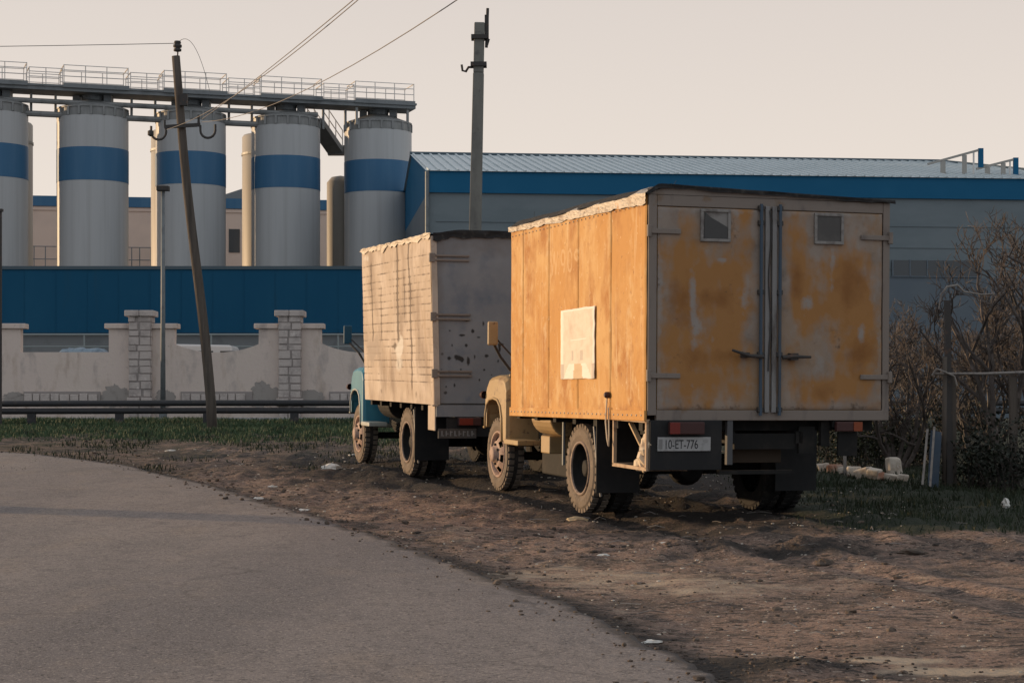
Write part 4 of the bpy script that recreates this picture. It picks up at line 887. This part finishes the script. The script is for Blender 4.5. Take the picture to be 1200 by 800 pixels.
# number plate
px0, px1 = rx(767.5), rx(829.5); zc = .5*(.0)+1.72-(519-HOR)/F*(T1['Y0']+.3)-.0325*T1['Y0']
pl_ = MB().box(px0, -.048, zc-.07, px1, -.034, zc+.07).build('number_plate', Mt['platewhite'], t1, bevel=.004)
Mrear = Matrix(((1,0,0,0), (0,0,-1,-.049), (0,1,0,0), (0,0,0,1)))
text_mesh('plate_characters', '10-ET-776', .128, Mt['plateink'], pl_, Matrix.Translation((px0+.068, 0, zc-.045)) @ Mrear, .001, .68, spacing=1.0)
b = MB(); b.box(px0+.012, -.0505, zc-.05, px0+.05, -.049, zc+.05); b.build('country_strip', Mt['bargrey'], pl_)
MB().box(.87, -.005, .62, .93, .05, 1.08).build('hanger_bracket', M('bracket_grey', (.075,.075,.078), rough=.7), t1)
MB().box(1.0, .30, .62, 1.62, .34, .92).build('spare_carrier', M('carrier_brown', (.05,.035,.024), rough=.8), t1, bevel=.01)
MB().box(1.95, .06, .80, 2.05, .12, 1.1).box(1.72, .1, .72, 1.9, .14, 1.0).build('rear_bracket', Mt['chassis'], t1)
MB().tube([(.06, 1.55, .62), (.06, 1.53, 1.05)], .012, 6).build('hanging_rod', Mt['bargrey'], t1)
MB().tube([(.25, 3.2, .45), (.25, 3.2, .95)], .02, 6).build('support_rod', Mt['galv'], t1)

# --- truck 2 box details (W 2.6, L 4.1, H 2.28); the old box leans to the left
SH = -.03
def sh(x, z): return x+SH*z
rows = [0, .30, .40, .50, .60, .70, .80, .90, 1.02, 1.14, 1.26, 1.36, 1.46, 1.56, 1.66, 1.76, 1.87, 2.02]
us_ = axis_coords(0, 4.1, .028); vs_ = axis_coords(0, 2.28, .0125)
t2s = lambda px: tside(px, T2)
vst = [(t2s(420+p/3.64), w_, z0_, z1_) for p, w_, z0_, z1_ in ((75, .04, .9, 2.05), (182, .06, .75, 2.25), (236, .045, .2, 2.28), (112, .022, .9, 1.7), (212, .02, 1.2, 1.8))]
def groove(u, w):
    return max(gauss((w-r-.012*fbm(u*2, r*3, 1, 2)*.3)/.011, 1)*(.72+.6*fbm(u*1.3, r*9, 4, 4)) for r in rows[1:])
def vline(u, w):
    return max(gauss((u-c-.07*fbm(w*2.2, c, 3, 3))/ww, 1)*sm(a_-.1, a_+.05, w)*(1-sm(b_-.05, b_+.1, w)) for c, ww, a_, b_ in vst)
bare = lambda u, w: 1.0*gauss((u-t2s(470))/.36, 4) if False else 0
bc = (t2s(420+185/3.64), .72)
def bare(u, w): return 1.25*gauss((u-bc[0]+.2*(w-.7)-.15*noise.noise(Vector((u*3, w*5, 2))))/.30, 1)*gauss((w-bc[1])/.26, 1)-.15+.3*noise.noise(Vector((u*4, w*7, 5)))+.9*gauss((u-t2s(434))/.3, 1)*gauss((w-2.15)/.10, 1)-.1
def fn(u, w):
    g = groove(u, w); vl = vline(u, w)
    return (sh(-.03, w)+.004*g+.006*vl-.010*fbm(u*.8, w*.8, 6, 2)-.003*fbm(u*4, w*4, 2, 2), u, w)
grid_panel('side_boards', 0, us_, vs_, fn, Mt['boards'], box2, {'crack': lambda u, w: .95*min(1, groove(u, w)*1.1)+1.1*vline(u, w)+.25*fbm(u*9, w*1.5, 2, 4)-.1+1.3*gauss((u-bc[0])/.16, 1)*gauss((w-.55)/.06, 1)+1.2*gauss((u-bc[0]-.25)/.1, 1)*gauss((w-.8)/.06, 1)+.6*gauss((u-3.0)/.1, 1)*gauss((w-.15)/.06, 1)+.6*gauss((u-.9)/.09, 1)*gauss((w-.12)/.06, 1), 'bare': bare,
    'smoke': lambda u, w: .7*gauss((u-3.4)/.6, 1)*gauss((w-.75)/.22, 1)+.45*fbm(u*.8, w*.8, 5, 3)})
box2.data.vertices[0].co  # box core gets the same lean
for vv in box2.data.vertices: vv.co.x = sh(vv.co.x, vv.co.z)
us_ = axis_coords(-.0, 2.6, .016); vs_ = axis_coords(0.02, 2.26, .016)
r2 = lambda px, py: ((px-508)/ (F/27.0)+.0, (471-py)/(F/26.6))
scl = [(526, 385, 3, 1.5), (560, 392, 5, 1.5), (572, 398, 2, 3), (538, 430, 2, 2), (549, 436, 3, 1.5), (560, 442, 1.5, 2), (575, 436, 2, 1.5), (528, 402, 1.5, 3), (515, 430, 1.5, 2), (547, 372, 5, 2.5), (553, 385, 3, 4), (566, 376, 2, 6), (541, 390, 6, 2), (545, 402, 3, 3), (524, 417, 3, 3), (534, 416, 6, 5), (540, 419, 3, 4), (516, 412, 3, 3), (547, 420, 3, 7), (555, 415, 1.5, 5), (569, 414, 4, 3), (583, 420, 2, 3), (530, 448, 2, 4), (519, 457, 3, 3), (520, 450, 2, 2), (581, 388, 2, 2), (566, 430, 2, 2), (585, 405, 2, 7), (588, 400, 5, 2)]
scl = [(*r2(px, py), sx_/85, sz_/85) for px, py, sx_, sz_ in scl]
def scf(u, w): return sum(1.5*gauss((u-c)/(s1*.9), 1)*gauss((w-d_)/(s2*.9), 1) for c, d_, s1, s2 in scl)-.45
grid_panel('rear_sheet', 0, us_, vs_, lambda u, w: (sh(u, w), -.02-.01*fbm(u, w, 3, 3), w), Mt['bluetin'], box2, {'scuff': scf, 'brown': lambda u, w: .6*sm(1.7, 2.2, w)+.6*gauss((u-.05)/.12, 1)})
MB().box(-.06, -.045, -.02, .02, .05, .0).build('corner_plate', Mt['boards'], box2)
b = MB(); b.prism([(sh(-.03, 0), 0), (sh(.05, 0), 0), (sh(.05, 2.26), 2.26), (sh(-.03, 2.26), 2.26)], 'y', -.035, -.022); b.build('corner_strip', Mt['boards'], box2)
for z in (.42, 1.18, 1.97, 2.05):
    if z == 2.05: continue
    b = MB()
    for dz in (-.03, .03): b.box(sh(-.02, z), -.05, z+dz-.014, sh(.5, z), -.026, z+dz+.014)
    b.box(sh(-.06, z), -.06, z-.06, sh(.02, z), -.02, z+.06); b.build('hinge', Mt['frame'], box2, bevel=.005)
us_ = axis_coords(-.05, 2.65, .05); vs_ = axis_coords(-.05, 4.12, .15)
grid_panel('roof', 0, us_, vs_, lambda u, w: (sh(u, 2.3), w, 2.28+.05*sm(0, .4, u)+.03*fbm(u*2.4, w*2, 6, 3)), Mt['tarp'], box2, {})
us_ = axis_coords(.0, 2.6, .03); vs_ = axis_coords(0, 1, .25)
grid_panel('roof_edge', 0, us_, vs_, lambda u, w: (sh(u, 2.3), -.05-.02*fbm(u*4, w*2, 2, 3), 2.30+.05*sm(0, .4, u)-.10*w*(1+.8*fbm(u*3, 1, 5, 3))), Mt['tarp'], box2, {})
us_ = axis_coords(-.05, 4.12, .04); vs_ = axis_coords(0, 1, .25)
grid_panel('roof_lip', 0, us_, vs_, lambda u, w: (sh(-.045, 2.28)-.012*fbm(u*3, w*2, 2, 3), u, 2.30-.07*w*(1+1.2*fbm(u*2, 1, 5, 3))+.02*fbm(u*2.2, 4, 4, 3)), Mt['tin'], box2, {})
MB().box(0.0, -.03, -.16, 2.6, .0, -.002).build('rear_sill', Mt['bluetin'], box2)
MB().box(-.015, .0, .70, .005, .36, 1.04).build('corner_bracket', Mt['boards'], t2, bevel=.01)
MB().box(.16, -.0, .62, 2.3, .05, .88).build('rear_board', Mt['board'], t2)
tl = MB(); tl.box(.30, -.07, .77, .62, -.002, .88); tlo = tl.build('tail_light', Mt['darklens'], t2, bevel=.01); MB().box(.31, -.08, .78, .50, -.071, .87).build('lens', Mt['red'], tlo)
pl2 = MB().box(.03, -.03, .60, .56, -.004, .73).build('number_plate', Mt['pane'], t2)
b = MB()
for i in range(8): x = .07+i*.06; b.box(x, -.034, .63, x+.018, -.031, .70); b.box(x+.018, -.034, .63+.025*(i % 3), x+.04, -.031, .642+.025*(i % 3))
b.build('worn_marks', Mt['bargrey'], pl2)

# ------------------------------------------------------------------ vegetation
def gz(x, y): return ground_z(x, y)
def shrub(px, Y, h, seed, label, mat, stems=5, spread=.35, depth=4, tw=.006, group='bare shrubs by the right fence', name='bare_shrub', dens=1.0, py=None):
    r_ = random.Random(seed); x = (px-600)/F*Y
    o = thing(name, label, 'shrub' if 'shrub' in name else 'tree', (x, Y, gz(x, Y)), 0, group)
    trunk, tw_b = MB(), MB()
    def branch(p, d, ln, rad, lev):
        n = 5 if lev < 2 else 4; pts = [p.copy()]; q = p.copy(); dd = d.copy()
        for i in range(n):
            dd = (dd+Vector((r_.uniform(-1,1), r_.uniform(-1,1), r_.uniform(-.6,.9)))*(.30 if lev < 2 else .40)).normalized(); q = q+dd*ln/n; pts.append(q.copy())
        e = max(tw*.6, rad*.45)
        (trunk if lev < 2 else tw_b).tube(pts, [lerp(rad, e, i/n) for i in range(n+1)], 6 if lev < 2 else 3, cap=False)
        if lev >= depth: return
        k = max(2, int(round((5 if lev == 0 else 5 if lev == 1 else 4)*dens)))
        for i in range(k):
            t = r_.uniform(.25, 1.0) if lev else r_.uniform(.3, 1.0); j = min(n-1, int(t*n)); c = pts[j].lerp(pts[j+1], t*n-j)
            s = Vector((r_.uniform(-1,1), r_.uniform(-1,1), r_.uniform(-.25,.8))).normalized()
            nd = (dd*.75+s*.95+Vector((0,0,.12))).normalized()
            branch(c, nd, ln*r_.uniform(.36, .60), max(tw, rad*.5), lev+1)
    for k in range(stems):
        a = r_.uniform(0, 6.28); d = Vector((math.cos(a)*spread, math.sin(a)*spread, 1)).normalized()
        branch(Vector((math.cos(a)*.12*(stems > 1), math.sin(a)*.12*(stems > 1), -.05)), d, h*r_.uniform(.52, .66), .018+.008*h if stems > 1 else .022*h**.6, 0)
    trunk.build('trunk', mat, o, fix=False); tw_b.build('twigs', mat, o, fix=False)
    return o
shrub(1196, 28.5, 4.3, 1, 'tall bare reddish shrub at the right photo edge', Mt['redbark'], 6, .30, 4, .0062, dens=.9)
shrub(1150, 31, 2.7, 2, 'dense bare shrub behind the pipe frame, left of the tallest shrub', Mt['bark'], 6, .42, 4, .0062, dens=.9)
shrub(1092, 33, 2.9, 3, 'low bare shrub behind the dark gate post', Mt['bark'], 6, .5, 4, .0062, dens=.9)
shrub(1050, 30, 2.7, 4, 'bare shrub standing right beside the ochre truck doors', Mt['redbark'], 6, .42, 4, .0062, dens=.9)
shrub(1250, 30, 4.6, 5, 'tall bare shrub mostly cut off by the right photo edge', Mt['bark'], 5, .35, 4, .0062, dens=.9)
shrub(1120, 36, 3.3, 6, 'sparse bare shrub with upright stems farthest back', Mt['redbark'], 5, .30, 4, .007, dens=1.0)
shrub(1010, 36, 2.6, 7, 'bare shrub half hidden behind the ochre truck, seen under its box', Mt['bark'], 5, .5, 4, .007, dens=1.0)
shrub(697, 46, 7.1, 11, 'slender bare sapling with twigs showing above the ochre truck roof', Mt['bark'], 2, .16, 3, .008, group='bare saplings behind the trucks', name='bare_tree', dens=.7)
shrub(612, 44, 5.2, 12, 'low bare sapling with twigs showing between the two truck roofs', Mt['bark'], 3, .3, 3, .008, group='bare saplings behind the trucks', name='bare_tree', dens=.8)
shrub(575, 47, 4.9, 14, 'small bare sapling right behind the concrete pole', Mt['bark'], 3, .3, 3, .007, group='bare saplings behind the trucks', name='bare_tree', dens=.7)
def bush(px, Y, rx_, h, n, seed, label, mat, ls=.05):
    r_ = random.Random(seed); x = (px-600)/F*Y; o = thing('leafy_bush', label, 'bush', (x, Y, gz(x, Y)), 0, 'low leafy bushes')
    st = MB(); lv = MB(); v, f = [], []
    for k in range(46):
        a = r_.uniform(0, 6.28); rr = rx_*r_.random()**.6; hh = h*r_.uniform(.45, 1)*(1-.5*(rr/rx_)**2)
        base = Vector((math.cos(a)*rr*.6, math.sin(a)*rr*.4, -.03)); tip = Vector((math.cos(a)*rr, math.sin(a)*rr*.6, hh))
        mid_ = base.lerp(tip, .5)+Vector((r_.uniform(-.1,.1), r_.uniform(-.1,.1), .08*h)); st.tube([base, mid_, tip], [.009, .006, .003], 3, cap=False)
        for i in range(n//46):
            t = r_.uniform(.08, 1.05)**.8; c = (base.lerp(mid_, t*2) if t < .5 else mid_.lerp(tip, t*2-1))+Vector((r_.gauss(0,.07), r_.gauss(0,.07), r_.gauss(0,.06)))
            d = Vector((r_.uniform(-1,1), r_.uniform(-1,1), r_.uniform(-.4,1))).normalized(); w = d.orthogonal().normalized(); w = (Matrix.Rotation(r_.uniform(0, 6.28), 3, d) @ w); s = ls*r_.uniform(.6, 1.5)
            k0 = len(v); v += [tuple(c), tuple(c+d*s*.5+w*s*.33), tuple(c+d*s), tuple(c+d*s*.5-w*s*.33)]; f.append((k0, k0+1, k0+2, k0+3))
    lv.add(v, f); lv.build('foliage', mat, o, fix=False); st.build('stems', Mt['bark'], o, fix=False)
bush(975, 31, .95, 1.1, 2400, 21, 'leafy bush behind the pale stones, under the tail light of the ochre truck', Mt['leaf'])
bush(1030, 30.5, .75, 1.15, 2400, 22, 'leafy bush behind the single upright white stone', Mt['leaf'])
bush(1068, 31, .6, .9, 1700, 23, 'leafy bush behind the leaning boards', Mt['darkleaf'])
bush(1150, 25.6, .65, .85, 1500, 24, 'dark low bush right of the gate post', Mt['darkleaf'])
bush(1196, 25.0, .75, 1.15, 1900, 25, 'dark dense bush at the right photo edge', Mt['darkleaf'])
bush(930, 36, .9, 1.0, 1800, 26, 'dark bush seen beneath the ochre truck between its wheels', Mt['darkleaf'])
bush(1110, 34, 1.3, 1.3, 2600, 27, 'wide dark bush at the back beneath the bare shrubs', Mt['darkleaf'])

def grass(name, n, sampler, hmin, hmax, mat, seed, wid=.006):
    r_ = random.Random(seed); v, f = [], []; c = 0
    while c < n:
        x, y, k = sampler(r_)
        if r_.random() > k: continue
        c += 1; h = r_.uniform(hmin, hmax)*(.5+.5*k); a = r_.uniform(0, 6.28); z = gz(x, y)-.01; l = h*r_.uniform(.15, .7); b_ = r_.uniform(0, 6.28)
        dx, dy = math.cos(a)*wid*r_.uniform(.7, 1.5)*(.6+y/45), math.sin(a)*wid*(.6+y/45); tx, ty = math.cos(b_)*l, math.sin(b_)*l
        i = len(v); v += [(x-dx, y-dy, z), (x+dx, y+dy, z), (x+tx*.4+dx*.7, y+ty*.4+dy*.7, z+h*.65), (x+tx*.4-dx*.7, y+ty*.4-dy*.7, z+h*.65), (x+tx, y+ty, z+h)]
        f += [(i, i+1, i+2, i+3), (i+3, i+2, i+4)]
    return kind(link_mesh(name, v, f, mat), 'stuff')
def s_left(r_):
    y = r_.uniform(37.5, 51.5); x = r_.uniform(-15.5, 2); k = sm(38.0, 43, y+3*fbm(x*.5, y*.5, 1, 3))*(.35+.65*sm(-.35, .25, fbm(x*.7, y*.7, 9, 3))); return x, y, k
grass('grass_verge', 60000, s_left, .05, .17, Mt['grass'], 31)
def s_right(r_):
    y = r_.uniform(18.2, 30); x = r_.uniform(2.2, 8.6); n1 = fbm(x*.8, y*.8, 1, 3); k = sm(2.7, 3.9, x-.5*n1)*sm(18.5, 20.2, y+1.0*n1)*(.35+.65*sm(-.3, .3, fbm(x*1.3, y*1.3, 9, 3))); return x, y, k
grass('grass_patch', 11000, s_right, .03, .12, Mt['drygrass'], 32)
def s_mid(r_):
    y = r_.uniform(29, 41); x = r_.uniform(-9, 5); k = .8*sm(-.1, .45, fbm(x*.6, y*.6, 19, 3)); return x, y, k
grass('sparse_grass', 5000, s_mid, .04, .13, Mt['drygrass'], 33)

# ------------------------------------------------------------------ stones, litter, clods
def loose(name, px, py, r, label, cat, mat, sq=(1,1,.6), seed=0, group=None, smooth=False, Y=None):
    Y = Y or 3956/(py-HOR+74.75); x = (px-600)/F*Y
    b = MB().rock((0,0,0), r, sq, 6, seed); o = b.build(name, mat, None, smooth=smooth); o.location = (x, Y, gz(x, Y)+r*sq[2]*.35); return tag(o, label, cat, group)
sl = ['dark under the truck', 'small round', 'flat broken', 'brick-coloured broken', 'long pale', 'white chunky', 'wide pale', 'pale angular', 'sandy', 'small sandy', 'low grey', 'last small']
k = 0
Mt['brickbit'] = M('brick_bit', (.34,.17,.11), [((.42,.33,.27), 6, .5, .66)], rough=.95)
def chunk(px, py, L3, label, mat, seed, group=None, tilt=.3, name='stone'):
    r_ = random.Random(seed); Y = 3956/(py-HOR+74.75); x = (px-600)/F*Y; v = []
    for zz in (-1, 1):
        for yy in (-1, 1):
            for xx in (-1, 1): v.append((xx*L3[0]/2*r_.uniform(.65, 1), yy*L3[1]/2*r_.uniform(.65, 1), zz*L3[2]/2*r_.uniform(.6, 1)))
    b = MB(); b.add(v, [(0,2,3,1), (4,5,7,6), (0,1,5,4), (2,6,7,3), (0,4,6,2), (1,3,7,5)]); o = b.build(name, mat, bevel=min(L3)*.14, seg=2)
    o.location = (x, Y, gz(x, Y)+L3[2]*.33); o.rotation_euler = (r_.uniform(-tilt, tilt), r_.uniform(-tilt, tilt), r_.uniform(-.7, .7)); return tag(o, label, 'stone', group)
for (px, y, w_, h_) in ((848, 541, .13, .08), (866, 540.5, .12, .07), (880, 541, .10, .08), (908, 541, .12, .08), (932, 544, .2, .10), (944, 546, .14, .14), (955, 547, .22, .10), (966, 549, .2, .16), (977, 550, .26, .2), (990, 551, .22, .16), (1001, 555, .24, .2), (1012, 556, .28, .17), (1024, 558, .22, .2), (1036, 559, .2, .14), (1046, 560, .26, .13), (1058, 561, .2, .12)):
    brick = k in (8, 13)
    chunk(px, y+.5, (w_, w_*.75, h_), 'brick-coloured broken piece among the pale stones, %s' % ('under the stake' if k == 8 else 'by the upright stone') if brick else 'pale broken stone in the row on the grass behind the ochre truck', Mt['brickbit'] if brick else Mt['stone'], 400+k, 'row of pale stones on the grass'); k += 1
chunk(1048, 556, (.24, .2, .38), 'single upright white stone standing at the right end of the stone row', Mt['stone'], 9, None, .12, 'upright_stone')
o = MB().beam((0,0,-.1), (-.02,0,.42), .045, .045).build('stake', Mt['plank']); q = at(991, 549, 28.6); o.location = (q.x, q.y, gz(q.x, q.y)); tag(o, 'short pale stake standing behind the row of stones', 'stake')
loose('litter_bag', 388, 551, .12, 'white crumpled bag on the mud left of the trucks', 'litter', Mt['litter'], (1.3, .8, .55), 51)
for i, (px, py, r, lab) in enumerate(((303, 582, .05, 'small white scrap on the road edge, left of the dirt track'), (320, 566, .045, 'small white scrap on the mud, farther than the road edge one'), (357, 594, .045, 'small white scrap beside the asphalt edge below the crumpled bag'), (415, 531, .07, 'pale scrap beside the front wheel of the blue cab'),
        (200, 527, .07, 'pale scrap in the mud below the leaning pole, leftmost'), (243, 527, .06, 'pale scrap at the foot of the leaning pole'), (707, 646, .035, 'white scrap on the red soil below the rear wheel'), (780, 634, .035, 'white scrap on the red soil behind the truck'), (764, 747, .04, 'white scrap on the asphalt edge near the bottom'))):
    loose('litter_scrap', px, py, r, lab, 'litter', Mt['litter'], (1.5, 1, .35), 60+i, 'scraps of litter on the ground')
loose('wood_chunk', 676, 606, .075, 'broken piece of pale wood wedged before the rear wheel', 'wood', Mt['wood2'], (1.6, .8, .35), 71)
loose('clod', 967, 652, .08, 'pale upright clod on the ridge of mud behind the truck', 'clod', Mt['clod'], (1.1, .6, .6), 72)
loose('clod', 1071, 644, .09, 'pale flat clod at right on the dirt, below the grass', 'clod', Mt['clod'], (1.4, .7, .4), 73)
loose('litter_sheet', 1178, 594, .09, 'thin pale scrap lying tilted on the dark grass at right', 'litter', Mt['litter'], (.5, 1.2, .8), 74)
r_ = random.Random(5); b = MB()
cnt = 0
while cnt < 2600:
    y = 9.5+34*r_.random()**1.6; x = r_.uniform(-11, 6.5)*max(.5, y/36)
    d = x-edge_x(y)
    if cnt < 900: d = abs(r_.gauss(0, .22))*(1 if r_.random() < .72 else -1); x = edge_x(y)+d; zz = (gbase(y)+.01) if d < 0 else gz(x, y)
    else: zz = gz(x, y)
    if cnt >= 900 and (d < .03 or r_.random() > .35+.65*math.exp(-d*1.2)+.3*fbm(x, y, 3, 3)): continue
    cnt += 1; rr = r_.uniform(.006, .016) if r_.random() < .93 else r_.uniform(.02, .036)
    b.rock((x, y, zz+rr*.2), rr*(.7+y/50), (r_.uniform(.8,1.5), r_.uniform(.8,1.3), .6), 3, r_.uniform(0, 99))
kind(b.build('gravel', Mt['clod'], None, fix=False), 'stuff')
r_ = random.Random(15); b = MB(); cnt = 0
while cnt < 900:
    y = 9.8+26*r_.random()**1.4; x = r_.uniform(-9, 6.0)*max(.5, y/30); d = x-edge_x(y)
    if d < .05 or r_.random() > .35+.65*sm(-.1, .4, fbm(x*1.2, y*1.2, 33, 3)): continue
    cnt += 1; rr = r_.uniform(.005, .013)*(.6+y/36); b.rock((x, y, gz(x, y)+rr*.2), rr, (r_.uniform(.8,1.8), r_.uniform(.8,1.6), .5), 3, r_.uniform(0, 99))
for (cx, cy, sx_, sy_, n_, r0) in ((1.5, 11.0, .42, .30, 120, .008), (2.3, 17.5, 1.1, .22, 90, .013), (.6, 19.0, 1.0, .5, 50, .013), (-1.5, 24.5, 1.6, .9, 60, .016)):
    b2 = MB()
    for q in range(n_):
        x, y = r_.gauss(cx, sx_), r_.gauss(cy, sy_)
        if x < edge_x(y)+.03: continue
        rr = r0*r_.uniform(.5, 1.6); b2.rock((x, y, gz(x, y)+rr*.2), rr, (r_.uniform(1, 2.2), r_.uniform(.8, 1.4), .6), 3, r_.uniform(0, 99))
    kind(b2.build('mud_crumbs', Mt['mud'], None, fix=False), 'stuff')
kind(b.build('pale_gravel', Mt['stone'], None, fix=False), 'stuff')
r_ = random.Random(6); b = MB()
for i in range(120):
    y = 12+14*r_.random(); x = r_.uniform(-1.5, 5); d = x-edge_x(y)
    if d < .2: continue
    a = r_.uniform(0, 3.14); ln = r_.uniform(.08, .3); z = gz(x, y)+.012
    b.tube([(x, y, z), (x+math.cos(a)*ln*.5, y+math.sin(a)*ln*.5, z+r_.uniform(0,.03)), (x+math.cos(a)*ln, y+math.sin(a)*ln, z)], .004, 3, cap=False)
kind(b.build('dead_stems', Mt['plank'], None, fix=False), 'stuff')

# pipe frame and leaning boards at the right
Yp = 25.6; pp = at(1112, 570, Yp); z0 = gz(pp.x, Yp)
pf = thing('pipe_frame', 'rusty pipe frame with tall dark post and long level rail', 'fence', (pp.x, Yp, z0))
def R_(px, py): q = at(px, py, Yp); return Vector((q.x-pp.x, 0, q.z-z0))
MB().beam(R_(1113, 585), R_(1110, 352), .075, .075).build('tall_post', Mt['iron'], pf)
MB().beam(R_(1117, 585)+Vector((0,.12,0)), R_(1116, 440)+Vector((0,.12,0)), .13, .10).build('short_post', Mt['wood'], pf)
MB().tube([R_(1106, 585)+Vector((0,-.02,0)), R_(1107, 418)+Vector((0,-.02,0))], .032, 8).build('thin_post', Mt['wood'], pf, smooth=True)
MB().tube([R_(1093, 438)+Vector((0,-.09,0)), R_(1150, 438)+Vector((0,-.09,0)), R_(1260, 434)+Vector((0,-.09,0))], .018, 8).build('rail', Mt['plank'], pf, smooth=True)
MB().beam(R_(1188, 580), R_(1187, 440), .09, .09).build('end_post', Mt['wood'], pf)
b = MB(); b.tube([R_(1100, 362), R_(1103, 345), R_(1110, 336), R_(1122, 334), R_(1130, 342), R_(1150, 345), R_(1166, 344)], [.008, .012, .016, .016, .014, .01, .006], 6); b.build('bent_strip', Mt['plank'], pf)
b = MB(); b.tube([R_(1090, 440)+Vector((0,-.1,0)), R_(1095, 432)+Vector((0,-.12,0)), R_(1105, 436)+Vector((0,-.12,0)), R_(1116, 441)+Vector((0,-.12,0)), R_(1119, 452)+Vector((0,-.12,0))], .012, 6); b.build('tie', Mt['plank'], pf)
for i, (a, b2, lab) in enumerate(((((1081, 568)), (1087, 503), 'narrow pale board leaning by the gate post, left one'), ((1090, 570), (1095, 500), 'narrow pale board leaning by the gate post, right one'))):
    o = MB().beam(at(*a, 25.0), at(*b2, 25.5), .028, .02).build('leaning_board', Mt['plank']); tag(o, lab, 'board', 'boards leaning by the gate post')
o = MB().prism([(0,0), (.14,0), (.2,.72), (.06,.75)], 'y', 0, .012).build('metal_sheet', Mt['bluesheet']); q = at(1087, 571, 25.45); o.location = (q.x, q.y, q.z); o.rotation_euler = (R(-6), 0, 0); tag(o, 'bluish sheet leaning between the two pale boards and the gate post', 'sheet')
